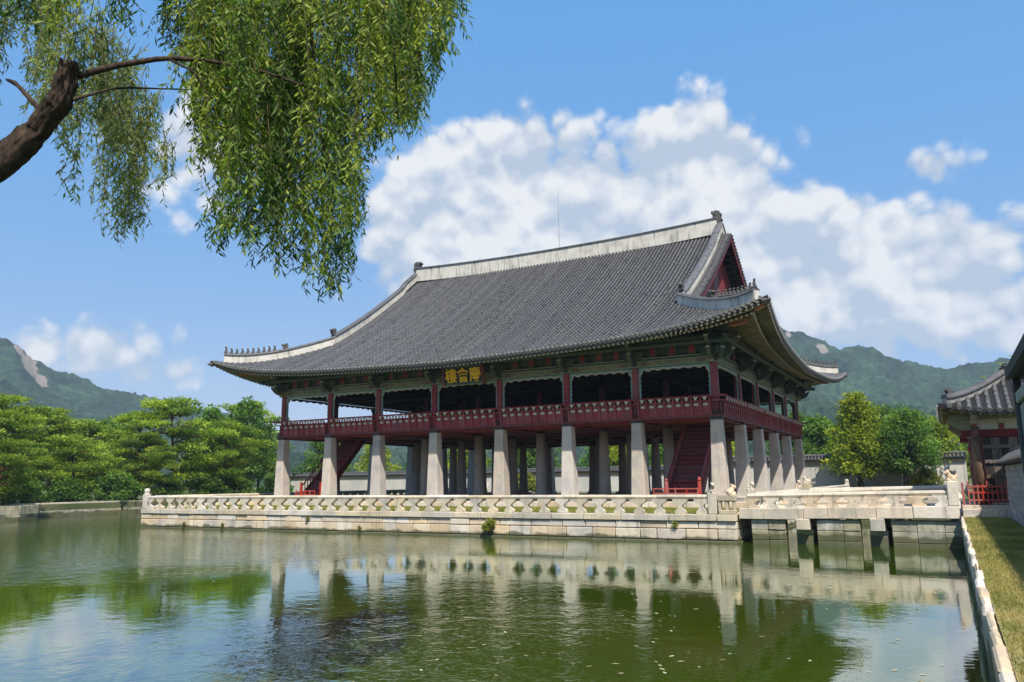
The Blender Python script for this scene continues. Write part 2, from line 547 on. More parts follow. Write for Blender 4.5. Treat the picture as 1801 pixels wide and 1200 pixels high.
class MB:
    def __init__(s):
        s.v, s.f, s.m, s.mi = [], [], [], 0

    def add(s, vs, fs):
        o = len(s.v)
        s.v.extend([tuple(p) for p in vs])
        for f in fs:
            s.f.append(tuple(i + o for i in f))
            s.m.append(s.mi)
        return s

    def box(s, x0, x1, y0, y1, z0, z1):
        return s.add([(x0, y0, z0), (x1, y0, z0), (x1, y1, z0), (x0, y1, z0), (x0, y0, z1), (x1, y0, z1), (x1, y1, z1), (x0, y1, z1)],
                     [(0, 3, 2, 1), (4, 5, 6, 7), (0, 1, 5, 4), (1, 2, 6, 5), (2, 3, 7, 6), (3, 0, 4, 7)])

    def cbox(s, x0, x1, y0, y1, z0, z1, c=0.02, j=0.0):
        """box with chamfered edges and optional jitter of the corners"""
        X, Y, Z = (x0, x1), (y0, y1), (z0, z1)
        vs, idx = [], {}
        for i in (0, 1):
            for k in (0, 1):
                for l in (0, 1):
                    dx, dy, dz = (c if i == 0 else -c), (c if k == 0 else -c), (c if l == 0 else -c)
                    ox, oy, oz = [random.uniform(-j, j) for _ in range(3)]
                    bx, by, bz = X[i] + ox, Y[k] + oy, Z[l] + oz
                    for a, p in enumerate(((bx, by + dy, bz + dz), (bx + dx, by, bz + dz), (bx + dx, by + dy, bz))):
                        idx[(i, k, l, a)] = len(vs)
                        vs.append(p)
        I = lambda i, k, l, a: idx[(i, k, l, a)]
        fs = [(I(0, 0, 0, 0), I(0, 0, 1, 0), I(0, 1, 1, 0), I(0, 1, 0, 0)), (I(1, 0, 0, 0), I(1, 1, 0, 0), I(1, 1, 1, 0), I(1, 0, 1, 0)),
              (I(0, 0, 0, 1), I(1, 0, 0, 1), I(1, 0, 1, 1), I(0, 0, 1, 1)), (I(0, 1, 0, 1), I(0, 1, 1, 1), I(1, 1, 1, 1), I(1, 1, 0, 1)),
              (I(0, 0, 0, 2), I(0, 1, 0, 2), I(1, 1, 0, 2), I(1, 0, 0, 2)), (I(0, 0, 1, 2), I(1, 0, 1, 2), I(1, 1, 1, 2), I(0, 1, 1, 2))]
        for i in (0, 1):
            for k in (0, 1):
                fs.append((I(i, k, 0, 0), I(i, k, 1, 0), I(i, k, 1, 1), I(i, k, 0, 1)))
                fs.append((I(i, 0, k, 0), I(i, 1, k, 0), I(i, 1, k, 2), I(i, 0, k, 2)))
                fs.append((I(0, i, k, 1), I(1, i, k, 1), I(1, i, k, 2), I(0, i, k, 2)))
                for l in (0, 1):
                    fs.append((I(i, k, l, 0), I(i, k, l, 1), I(i, k, l, 2)))
        return s.add(vs, fs)

    def obox(s, c, ax, ay, az):
        c, ax, ay, az = Vector(c), Vector(ax), Vector(ay), Vector(az)
        vs = [c + ax * i + ay * k + az * l for l in (-1, 1) for (i, k) in ((-1, -1), (1, -1), (1, 1), (-1, 1))]
        return s.add(vs, [(0, 3, 2, 1), (4, 5, 6, 7), (0, 1, 5, 4), (1, 2, 6, 5), (2, 3, 7, 6), (3, 0, 4, 7)])

    def loft(s, rings, cap=True, closed=True):
        n = len(rings[0])
        vs = [p for r in rings for p in r]
        fs = []
        for a in range(len(rings) - 1):
            for i in range(n if closed else n - 1):
                k = (i + 1) % n
                fs.append((a * n + i, a * n + k, (a + 1) * n + k, (a + 1) * n + i))
        if cap and closed:
            fs.append(tuple(range(n))[::-1])
            fs.append(tuple((len(rings) - 1) * n + i for i in range(n)))
        return s.add(vs, fs)

    def tube(s, pts, rad, n=8, cap=True):
        pts = [Vector(p) for p in pts]
        if not hasattr(rad, '__len__'):
            rad = [rad] * len(pts)
        rings = []
        ref = None
        for i, p in enumerate(pts):
            t = (pts[min(i + 1, len(pts) - 1)] - pts[max(i - 1, 0)]).normalized()
            if ref is None:
                ref = Vector((0, 0, 1)) if abs(t.z) < 0.9 else Vector((1, 0, 0))
            a = t.cross(ref).normalized()
            bb = a.cross(t).normalized()
            ref = bb
            rings.append([p + (a * math.cos(2 * math.pi * k / n) + bb * math.sin(2 * math.pi * k / n)) * rad[i] for k in range(n)])
        return s.loft(rings, cap)

    def lathe(s, prof, c=(0, 0, 0), n=10):
        rings = [[(c[0] + r * math.cos(2 * math.pi * k / n), c[1] + r * math.sin(2 * math.pi * k / n), c[2] + z) for k in range(n)] for r, z in prof]
        return s.loft(rings)

    def prism(s, poly, axis, t0, t1):
        """extrude a 2D polygon; axis 'y': poly is (x,z); axis 'x': poly is (y,z); axis 'z': poly is (x,y)"""
        f = {'y': lambda p, t: (p[0], t, p[1]), 'x': lambda p, t: (t, p[0], p[1]), 'z': lambda p, t: (p[0], p[1], t)}[axis]
        return s.loft([[f(p, t0) for p in poly], [f(p, t1) for p in poly]])

    def sphere(s, c, r, n=8, m=6):
        if not hasattr(r, '__len__'):
            r = (r, r, r)
        rings = []
        for a in range(1, m):
            ph = math.pi * a / m - math.pi / 2
            rings.append([(c[0] + r[0] * math.cos(ph) * math.cos(2 * math.pi * k / n), c[1] + r[1] * math.cos(ph) * math.sin(2 * math.pi * k / n),
                           c[2] + r[2] * math.sin(ph)) for k in range(n)])
        return s.loft(rings)

    def grid(s, G):
        nr, nc = len(G), len(G[0])
        return s.add([p for r in G for p in r],
                     [(a * nc + i, a * nc + i + 1, (a + 1) * nc + i + 1, (a + 1) * nc + i) for a in range(nr - 1) for i in range(nc - 1)])

    def mesh(s, name, mats, o=(0, 0, 0), smooth=False):
        me = bpy.data.meshes.new(name)
        me.from_pydata([(p[0] - o[0], p[1] - o[1], p[2] - o[2]) for p in s.v], [], s.f)
        for mname in ([mats] if isinstance(mats, str) else mats):
            me.materials.append(MATS[mname])
        if any(s.m):
            me.polygons.foreach_set('material_index', s.m)
        if smooth:
            me.polygons.foreach_set('use_smooth', [True] * len(me.polygons))
        me.update()
        return me


def place(name, me, parent=None, loc=(0, 0, 0), rz=0.0, scale=None):
    """link an object at world location loc, turned by rz about the vertical, parented or not"""
    o = bpy.data.objects.new(name, me)
    COL.objects.link(o)
    WLOC[o] = Vector(loc)
    WROT[o] = rz
    if parent is not None:
        pr = WROT[parent]
        o.parent = parent
        o.location = Matrix.Rotation(-pr, 3, 'Z') @ (Vector(loc) - WLOC[parent])
        o.rotation_euler = (0, 0, rz - pr)
    else:
        o.location = loc
        o.rotation_euler = (0, 0, rz)
    if scale:
        o.scale = scale
    return o


def part(name, mb, mats, parent=None, smooth=False, o=None):
    """mesh built in world coordinates"""
    if o is None:
        a = np.array(mb.v)
        o = ((a[:, 0].min() + a[:, 0].max()) / 2, (a[:, 1].min() + a[:, 1].max()) / 2, a[:, 2].min())
        o = tuple(float(x) for x in o)
    return place(name, mb.mesh(name, mats, o, smooth), parent, o)


def thing(name, loc, label, cat, group=None):
    o = place(name, None, None, loc)
    return tag(o, label, cat, group)


def tag(o, label=None, cat=None, group=None, kind=None):
    if label:
        o['label'] = label
    if cat:
        o['category'] = cat
    if group:
        o['group'] = group
    if kind:
        o['kind'] = kind
    return o


def recalc(o):
    import bmesh
    bm = bmesh.new()
    bm.from_mesh(o.data)
    bmesh.ops.recalc_face_normals(bm, faces=bm.faces)
    bm.to_mesh(o.data)
    bm.free()
    return o


def quads_mesh(name, verts, tone, mats, per=4):
    """fast mesh of separate faces with `per` vertices each and a 'tone' value per vertex"""
    n = len(verts) // per
    me = bpy.data.meshes.new(name)
    me.vertices.add(len(verts))
    me.vertices.foreach_set('co', np.asarray(verts, dtype=np.float32).ravel())
    me.loops.add(len(verts))
    me.loops.foreach_set('vertex_index', np.arange(len(verts), dtype=np.int32))
    me.polygons.add(n)
    me.polygons.foreach_set('loop_start', np.arange(0, len(verts), per, dtype=np.int32))
    at = me.attributes.new('tone', 'FLOAT', 'POINT')
    at.data.foreach_set('value', np.repeat(np.asarray(tone, dtype=np.float32), per))
    me.materials.append(MATS[mats])
    me.update()
    me.validate()
    return me


def unit(a):
    return a / (np.linalg.norm(a, axis=-1, keepdims=True) + 1e-9)


def leaves(base, direc, length, width, roll=None):
    """rhombic leaves: base (n,3), direction (n,3), length (n,), width (n,)"""
    n = len(base)
    d = unit(direc)
    rv = unit(rng.normal(size=(n, 3)))
    side = unit(np.cross(d, rv))
    L_ = length[:, None]
    W_ = width[:, None] / 2
    mid = base + d * L_ * 0.45
    return np.stack([base, mid + side * W_, base + d * L_, mid - side * W_], axis=1).reshape(-1, 3)

# ================================================================== SETTING
PX0, PX1, PY0, PY1 = -64.0, 11.92, -45.0, 44.0      # pond
GZ = 1.20
mb = MB()
F = 9000
for (x0, x1, y0, y1) in ((-F, PX0, -F, F), (PX1, F, -F, F), (PX0, PX1, -F, PY0), (PX0, PX1, PY1, F)):
    mb.add([(x0, y0, GZ), (x1, y0, GZ), (x1, y1, GZ), (x0, y1, GZ)], [(0, 1, 2, 3)])
for (xa, ya), (xb, yb_) in (((PX0, PY0), (PX1, PY0)), ((PX1, PY0), (PX1, PY1)), ((PX1, PY1), (PX0, PY1)), ((PX0, PY1), (PX0, PY0))):
    mb.add([(xa, ya, GZ), (xb, yb_, GZ), (xb, yb_, -0.8), (xa, ya, -0.8)], [(0, 1, 2, 3)])       # earth sides of the pond
tag(part('ground', mb, 'ground', o=(0, 0, GZ)), kind='structure')
mb = MB()
mb.add([(PX0 - 0.3, PY0 - 0.3, 0), (PX1 + 0.3, PY0 - 0.3, 0), (PX1 + 0.3, PY1 + 0.3, 0), (PX0 - 0.3, PY1 + 0.3, 0)], [(0, 1, 2, 3)])
tag(part('water', mb, 'water', o=(0, 0, 0)), kind='structure')


def vnoise(x, y, seed=0):
    """smooth value noise on numpy arrays"""
    r = np.random.default_rng(seed)
    T = r.random((256, 256))
    xi, yi = np.floor(x).astype(int), np.floor(y).astype(int)
    fx, fy = x - xi, y - yi
    fx, fy = fx * fx * (3 - 2 * fx), fy * fy * (3 - 2 * fy)
    g = lambda a, b_: T[a % 256, b_ % 256]
    return (g(xi, yi) * (1 - fx) + g(xi + 1, yi) * fx) * (1 - fy) + (g(xi, yi + 1) * (1 - fx) + g(xi + 1, yi + 1) * fx) * fy


# --- forested hills: ridge line given by bearing from the pond (deg) and height angle
ridge = np.array([(-95, 6.0), (-80, 8.2), (-70, 8.3), (-64.4, 8.45), (-62.2, 8.85), (-61.2, 8.6), (-60.2, 7.65), (-59, 7.15), (-57.3, 6.6), (-55.7, 6.0), (-53.6, 5.5),
                  (-51.2, 5.15), (-48.6, 4.5), (-44.8, 3.4), (-40, 2.6), (-34, 2.4), (-26, 3.5), (-20, 6.5), (-15, 9.6), (-12, 11.2), (-10.6, 10.9), (-9.5, 10.3),
                  (-8.5, 9.85), (-6.7, 9.1), (-5.8, 8.45), (-4.9, 8.55), (-3.9, 8.25), (-2.2, 7.45), (-0.3, 6.7), (1.3, 6.75), (2.9, 6.85), (4.7, 6.7),
                  (9, 6.3), (16, 5.2), (28, 3.0)])
near = np.array([(-95, 1.5), (-62, 4.2), (-52, 3.2), (-44, 1.6), (-20, 2.0), (-10, 5.3), (-8, 5.0), (-6.5, 4.2), (-4, 4.5), (-2.5, 4.3), (0, 3.5), (3, 3.2), (8, 4.5), (28, 2.0)])
azs = np.radians(np.arange(-85, 24, 0.17))
rs = np.concatenate([np.arange(420, 1500, 6.5), np.arange(1500, 2200, 35)])
AZg, RRg = np.meshgrid(azs, rs, indexing='ij')
deg = np.degrees(AZg)
Hf = np.tan(np.radians(np.interp(deg, ridge[:, 0], ridge[:, 1]))) * 1450 + 2.9
Hn = np.tan(np.radians(np.interp(deg, near[:, 0], near[:, 1]))) * 800 + 2.9
sm = lambda t: np.clip(t, 0, 1) ** 2 * (3 - 2 * np.clip(t, 0, 1))
Xg, Yg = EYE[0] + RRg * np.sin(AZg), EYE[1] + RRg * np.cos(AZg)
zf = Hf * (np.clip((RRg - 560) / 890, 0, 1) ** 1.25) * np.where(RRg > 1450, 1 - sm((RRg - 1450) / 700), 1)
zn = Hn * np.where(RRg < 800, sm((RRg - 420) / 380), 1 - 0.75 * sm((RRg - 800) / 260))
gul = (vnoise(Xg / 150, Yg / 150, 1) + 0.5 * vnoise(Xg / 60, Yg / 60, 4) - 1.25) * 0.50 * Hf * np.clip((RRg - 520) / 300, 0, 1) * np.clip((1450 - RRg) / 250, 0, 1)
zz = np.maximum(zf + gul, zn)
env = np.clip((RRg - 430) / 60, 0, 1)
crown = np.abs(vnoise(Xg / 11, Yg / 11, 2) - 0.5) * -2 + 0.5 + 0.8 * (vnoise(Xg / 27, Yg / 27, 3) - 0.5)
rock = np.zeros_like(zz)
for a, r0, da, dr in ((-60.5, 1410, 0.55, 60), (-59.8, 1375, 0.45, 50), (-6.9, 1400, 0.45, 40), (-9.0, 1425, 0.22, 25), (-61.1, 1440, 0.35, 30)):
    rock = np.maximum(rock, np.exp(-((deg - a) / da) ** 2 - ((RRg - r0) / dr) ** 2))
zz = zz + env * (crown * 12.0 * (1 - 0.85 * np.clip(rock * 1.6, 0, 1)) + (vnoise(Xg / 5, Yg / 5, 5) - 0.5) * 5)
zz = np.where(RRg <= 430, -2, zz)
na, nr_ = zz.shape
me = bpy.data.meshes.new('hills')
vv = np.stack([Xg, Yg, zz], -1).reshape(-1, 3)
ii = (np.arange(na - 1)[:, None] * nr_ + np.arange(nr_ - 1)[None, :]).ravel()
fq = np.stack([ii, ii + 1, ii + nr_ + 1, ii + nr_], 1)
me.vertices.add(len(vv))
me.vertices.foreach_set('co', vv.astype(np.float32).ravel())
me.loops.add(fq.size)
me.loops.foreach_set('vertex_index', fq.astype(np.int32).ravel())
me.polygons.add(len(fq))
me.polygons.foreach_set('loop_start', np.arange(0, fq.size, 4, dtype=np.int32))
at = me.attributes.new('rock', 'FLOAT', 'POINT')
at.data.foreach_set('value', rock.astype(np.float32).ravel())
me.materials.append(MATS['forest'])
me.update()
me.validate()
tag(place('hills', me), kind='structure')

# --- haze between the pond and the hills
mb = MB().box(-2150, 1100, -120, 2250, -1.5, 330)
hz = tag(part('haze', mb, 'ground', o=(0, 0, 0)), kind='stuff')
m = bpy.data.materials.new('haze_air')
m.use_nodes = True
m.node_tree.nodes.clear()
mo = m.node_tree.nodes.new('ShaderNodeOutputMaterial')
pv = m.node_tree.nodes.new('ShaderNodeVolumePrincipled')
pv.inputs['Color'].default_value = (0.62, 0.80, 1.0, 1)
pv.inputs['Density'].default_value = 0.00017
m.node_tree.links.new(pv.outputs[0], mo.inputs['Volume'])
hz.data.materials.clear()
hz.data.materials.append(m)


# --- stone banks round the pond
def course(parent, axis, a0, a1, face, depth, z0, z1, lmin, lmax, mname, outward, jit=0.012, name='stone_block', gap=0.040, joined=None):
    """one course of separate stones along x or y; outward = sign of the visible side"""
    a = a0
    while a < a1 - 0.05:
        b_ = min(a1, a + random.uniform(lmin, lmax))
        if a1 - b_ < lmin * 0.5:
            b_ = a1
        f = face + outward * random.uniform(-jit, jit)
        lo, hi = (f - depth, f) if outward > 0 else (f, f + depth)
        g = gap / 2
        zt = z1 - gap * 0.5
        q = MB() if joined is None else joined
        if axis == 'x':
            q.cbox(a + g, b_ - g, lo, hi, z0 + g, zt, 0.018, 0.006)
        else:
            q.cbox(lo, hi, a + g, b_ - g, z0 + g, zt, 0.018, 0.006)
        if joined is None:
            part(name, q, mname, parent)
        a = b_


eb = thing('bank_wall', (PX1, -28, 0), 'long stone bank wall edging the lawn strip at right', 'bank wall')
part('wall_core', MB().box(PX1 + 0.10, PX1 + 0.6, -47, PY1, -0.6, 1.16), 'granite_mossy', eb)
course(eb, 'y', -47, PY1, PX1, 0.34, -0.5, 0.40, 0.8, 1.5, 'granite_mossy', -1, 0.03)
course(eb, 'y', -47, PY1, PX1, 0.34, 0.40, 0.88, 0.7, 1.3, 'granite_mossy', -1, 0.03)
course(eb, 'y', -9.9, PY1, PX1, 0.5, 0.885, 1.28, 1.2, 2.0, 'granite', -1, 0.01, name='kerb_stone')
y = -47.0
while y < -9.9:                       # uneven capstones reaching into the grass
    l = random.uniform(0.6, 1.3)
    w = random.uniform(0.05, 0.12)
    q = MB().cbox(PX1 - random.uniform(0.0, 0.05), PX1 + w, y + 0.01, min(y + l, -9.9) - 0.01, 0.885, 1.265 + random.uniform(-0.03, 0.02), 0.03, 0.012)
    part('capstone', q, 'granite', eb)
    y += l
q = MB()
q.add([(PX1 + 0.08, -47, 1.25), (13.5, -47, 1.25), (13.5, -9.85, 1.25), (PX1 + 0.08, -9.85, 1.25)], [(0, 1, 2, 3)])
tag(part('lawn', q, 'soil_lawn'), kind='structure')


def blades(name, x0, x1, y0, y1, z, n, h, w, clump=0.0):
    P = np.stack([rng.uniform(x0, x1, n), y0 + (y1 - y0) * rng.random(n) ** 1.0, np.full(n, z)], 1)
    lean = rng.normal(size=(n, 3)) * np.array([0.45, 0.45, 0])
    d = unit(lean + np.array([0, 0, 0.8]))
    hh = h * rng.uniform(0.5, 1.4, n)
    side = unit(np.cross(d, unit(rng.normal(size=(n, 3)))))
    V = np.stack([P - side * w / 2, P + side * w / 2, P + d * hh[:, None]], 1).reshape(-1, 3)
    big = vnoise(P[:, 0] / 0.5, P[:, 1] / 0.9, 9)
    tone = np.clip(0.15 + 0.75 * big + rng.normal(0, 0.22, n), 0, 1)
    o = place(name, quads_mesh(name, V, tone, 'blade', 3))
    return o


tag(blades('grass', PX1 + 0.09, 13.5, -44.5, -28, 1.24, 62000, 0.055, 0.012), 'short dry grass on the strip beside the bank wall', 'grass', kind='stuff')
tag(blades('grass', PX1 + 0.09, 13.5, -28, -9.9, 1.24, 32000, 0.065, 0.020), 'short dry grass on the far end of the bank strip', 'grass', kind='stuff')

wb = thing('bank_wall', (PX0, 10, 0), 'pale stone bank wall across the water under the pines', 'bank wall')
part('wall_core', MB().box(PX0 - 0.9, PX0 - 0.12, -4, PY1, -0.6, 1.22), 'granite', wb)
course(wb, 'y', -4, PY1, PX0, 0.5, -0.5, 0.62, 1.2, 2.4, 'granite_mossy', 1, 0.04)
course(wb, 'y', -4, PY1, PX0 - 0.08, 0.5, 0.62, 1.35, 1.2, 2.4, 'granite_pale', 1, 0.05)
nb_ = thing('bank_wall', (-20, PY1, 0), 'pale stone bank wall on the far side behind the terrace', 'bank wall')
part('wall_core', MB().box(PX0, PX1, PY1 + 0.12, PY1 + 0.9, -0.6, 1.22), 'granite', nb_)
course(nb_, 'x', PX0, PX1, PY1, 0.5, -0.5, 0.62, 1.6, 3.0, 'granite', -1, 0.04)
course(nb_, 'x', PX0, PX1, PY1 + 0.05, 0.5, 0.62, 1.35, 1.6, 3.0, 'granite_pale', -1, 0.05)
isl = MB().prism([(-64.5, -4.0), (-59.6, -4.4), (-58.6, -6.5), (-58.8, -14), (-60.5, -24), (-64.5, -30)], 'z', -0.6, 1.22)
tag(recalc(part('island', isl, 'ground')), kind='structure')
iw = thing('island_wall', (-59, -14, 0), 'dark mossy stone edge of the tree covered island at far left', 'island wall')
ipts = [(-64.2, -3.95), (-59.5, -4.35), (-58.5, -6.5), (-58.7, -14), (-60.4, -24), (-64.2, -30.2)]
for (ax, ay), (bx_, by_) in zip(ipts, ipts[1:]):
    d = Vector((bx_ - ax, by_ - ay, 0))
    Ln = d.length
    d.normalize()
    nrm = Vector((-d.y, d.x, 0))
    for z0, z1 in ((-0.5, 0.55), (0.55, 1.28)):
        t = 0.0
        while t < Ln - 0.05:
            l = min(random.uniform(0.9, 1.9), Ln - t)
            c = Vector((ax, ay, (z0 + z1) / 2)) + d * (t + l / 2) + nrm * random.uniform(-0.04, 0.06)
            part('stone_block', MB().obox(c, d * (l / 2 - 0.01), nrm * 0.22, (0, 0, (z1 - z0) / 2 - 0.008)), 'granite_mossy', iw)
            t += l

# ================================================================== TERRACE
TX0, TX1, TY0, TY1 = -38.15, 3.05, -9.57, 38.0
ter = thing('stone_terrace', ((TX0 + TX1) / 2, 14, 0), 'long pale stone terrace standing in the pond under the pavilion', 'terrace')
part('fill', MB().box(TX0 + 0.25, TX1 - 0.25, TY0 + 0.25, TY1 - 0.25, -0.6, 1.16), 'granite', ter)
for (axis, a0, a1, face, sgn) in (('x', TX0, TX1, TY0, -1), ('y', TY0 + 0.57, TY1 - 0.57, TX1, 1), ('y', TY0 + 0.57, TY1 - 0.57, TX0, -1), ('x', TX0, TX1, TY1, 1)):
    far = sgn != -1 and axis == 'x' or sgn == -1 and axis == 'y'          # the two sides turned away from the pond view
    j1, j2 = (MB(), MB()) if far else (None, None)
    course(ter, axis, a0, a1, face + sgn * 0.05, 0.5, -0.5, 0.10, 1.2, 2.6, 'granite_mossy', sgn, 0.02, joined=j1)
    course(ter, axis, a0, a1, face, 0.5, 0.10, 0.60, 0.75, 1.5, 'granite', sgn, 0.028, joined=j1)
    course(ter, axis, a0, a1, face - sgn * 0.02, 0.5, 0.60, 0.94, 0.9, 1.9, 'granite', sgn, 0.028, joined=j1)
    course(ter, axis, a0, a1, face + sgn * 0.05, 0.60, 0.94, 1.27, 1.7, 2.4, 'granite_pale', sgn, 0.006, joined=j2, name='coping_stone')
    if far:
        part('stone_blocks', j1, 'granite', ter)['kind'] = 'stuff'
        part('coping_stones', j2, 'granite_pale', ter)['kind'] = 'stuff'
q = MB()
q.add([(TX0 + 0.4, TY0 + 0.4, 1.245), (TX1 - 0.4, TY0 + 0.4, 1.245), (TX1 - 0.4, TY1 - 0.4, 1.245), (TX0 + 0.4, TY1 - 0.4, 1.245)], [(0, 1, 2, 3)])
tag(part('lawn', q, 'soil_lawn'), kind='structure')
gb = blades('grass', TX0 + 0.5, TX1 - 0.5, TY0 + 0.6, -1.9, 1.24, 45000, 0.10, 0.04)
gb.data.materials[0] = leaf_mat('blade_green', (0.095, 0.130, 0.025), (0.20, 0.215, 0.045), (0.33, 0.30, 0.09), 0.25)
tag(gb, 'mown yellow green grass on the terrace behind the balusters', 'grass', kind='stuff')

# ------------------------------------------------------------------ stone balustrades
prof = [(0.25, 0.0), (0.25, 0.11), (0.20, 0.17), (0.12, 0.25), (0.095, 0.33), (0.10, 0.38), (0.15, 0.44), (0.26, 0.50), (0.33, 0.55), (0.36, 0.60), (0.36, 0.675)]
poly = [(w, z) for w, z in prof] + [(-w, z) for w, z in reversed(prof)]
BALU = MB().prism(poly, 'y', -0.13, 0.13).mesh('baluster', 'granite_pale')
prof2 = [(0.27, 0.0), (0.27, 0.05), (0.19, 0.10), (0.11, 0.16), (0.10, 0.21), (0.13, 0.26), (0.24, 0.32), (0.33, 0.36), (0.34, 0.42)]
BALU_B = MB().prism([(w, z) for w, z in prof2] + [(-w, z) for w, z in reversed(prof2)], 'y', -0.14, 0.14).mesh('baluster', 'granite')
POST = MB().cbox(-0.20, 0.20, -0.20, 0.20, 0, 0.98, 0.03).lathe([(0.19, 0.98), (0.21, 1.05), (0.15, 1.10), (0.20, 1.18), (0.19, 1.30), (0.10, 1.38), (0.02, 1.40)], n=10).mesh('post', 'granite_pale')
POST_B = MB().cbox(-0.20, 0.20, -0.20, 0.20, 0, 0.98, 0.03).mesh('post', 'granite_pale')
q = MB()                              # crouching guardian beast carved in stone
q.sphere((0, 0.03, 0.17), (0.17, 0.20, 0.19)).sphere((0, -0.10, 0.26), (0.14, 0.14, 0.20)).sphere((0, -0.17, 0.45), (0.13, 0.15, 0.13))
q.sphere((0, -0.29, 0.41), (0.085, 0.09, 0.075)).sphere((-0.09, -0.10, 0.57), (0.045, 0.05, 0.06), 6, 5).sphere((0.09, -0.10, 0.57), (0.045, 0.05, 0.06), 6, 5)
q.sphere((-0.10, -0.22, 0.08), (0.055, 0.09, 0.10), 6, 5).sphere((0.10, -0.22, 0.08), (0.055, 0.09, 0.10), 6, 5)
q.sphere((-0.14, 0.08, 0.09), (0.08, 0.14, 0.10), 6, 5).sphere((0.14, 0.08, 0.09), (0.08, 0.14, 0.10), 6, 5).tube([(0, 0.20, 0.12), (0.02, 0.27, 0.26), (0, 0.22, 0.42)], [0.05, 0.06, 0.03], 6)
q.box(-0.19, 0.19, -0.24, 0.22, -0.01, 0.04)
tmp = place('tmp', q.mesh('beast', 'granite'))
md = tmp.modifiers.new('remesh', 'REMESH')
md.mode = 'VOXEL'
md.voxel_size = 0.028
md.use_smooth_shade = True
BEAST = bpy.data.meshes.new_from_object(tmp.evaluated_get(bpy.context.evaluated_depsgraph_get()))
BEAST.name = 'beast'
bpy.data.objects.remove(tmp)


def balustrade(label, A, B, z, n, beast=(False, False), posts=(True, True), zB=None, bal=BALU, hb=0.675, face=0.0):
    """from A to B (x,y): end posts, n balusters and rail stones laid end to end"""
    zB = z if zB is None else zB
    d = Vector((B[0] - A[0], B[1] - A[1]))
    Ln = d.length
    ang = math.atan2(d.y, d.x)
    t = thing('balustrade', ((A[0] + B[0]) / 2, (A[1] + B[1]) / 2, min(z, zB)), label, 'balustrade')
    P = lambda s: (A[0] + d.x * s, A[1] + d.y * s, z + (zB - z) * s)
    for k, s in ((0, 0.0), (1, 1.0)):
        if posts[k]:
            o = place('post', POST_B if beast[k] else POST, t, P(s), ang)
            if beast[k]:
                x, y_, zz_ = P(s)
                place('beast', BEAST, o, (x, y_, zz_ + 0.98), ang + face, (0.76, 0.76, 0.76))
    for i in range(n):
        place('baluster', bal, t, P((i + 0.5) / n), ang)
    ns = max(1, round(Ln / 2.6))
    for i in range(ns):
        a, b_ = Vector(P(i / ns)), Vector(P((i + 1) / ns))
        u = (b_ - a).normalized()
        a, b_ = a + u * (0.2 if i == 0 else 0.006), b_ - u * (0.2 if i == ns - 1 else 0.006)
        dz = Vector((0, 0, hb + 0.095 + random.uniform(-0.008, 0.008)))
        part('rail', MB().tube([a + dz, b_ + dz], 0.110, 8), 'granite_pale', t)
    return t


yb = TY0 + 0.22
balustrade('long stone balustrade with hourglass balusters along the front terrace edge', (TX0 + 0.22, yb), (1.95, yb), 1.27, 39, (False, True), face=0.5)
balustrade('stone balustrade on the far left edge of the terrace', (TX0 + 0.22, yb + 0.5), (TX0 + 0.22, TY1 - 0.25), 1.27, 44, posts=(False, True))
balustrade('stone balustrade with carved beasts on the right terrace edge, north of the near bridge', (TX1 - 0.25, -5.2), (TX1 - 0.25, 9.0), 1.27, 14, (True, True), face=-0.6)
balustrade('stone balustrade on the right terrace edge far behind the bridge', (TX1 - 0.25, 13.5), (TX1 - 0.25, TY1 - 0.25), 1.27, 23, (True, False), face=-0.6)
# corner piece with two beasts and a pierced panel
cp = thing('corner_post', (2.8, yb, 1.27), 'pierced stone corner block with a carved beast beside the bridge', 'post')
q = MB().cbox(2.24, 3.02, yb - 0.18, yb + 0.18, 1.27, 1.45, 0.02).cbox(2.24, 3.02, yb - 0.18, yb + 0.18, 1.85, 2.15, 0.03)
for x in (2.27, 2.60, 2.93):
    q.cbox(x - 0.07, x + 0.07, yb - 0.14, yb + 0.14, 1.44, 1.86, 0.02)
part('pierced_block', q, 'granite_pale', cp)
place('beast', BEAST, cp, (2.78, yb, 2.15), 2.2, (0.78, 0.78, 0.78))

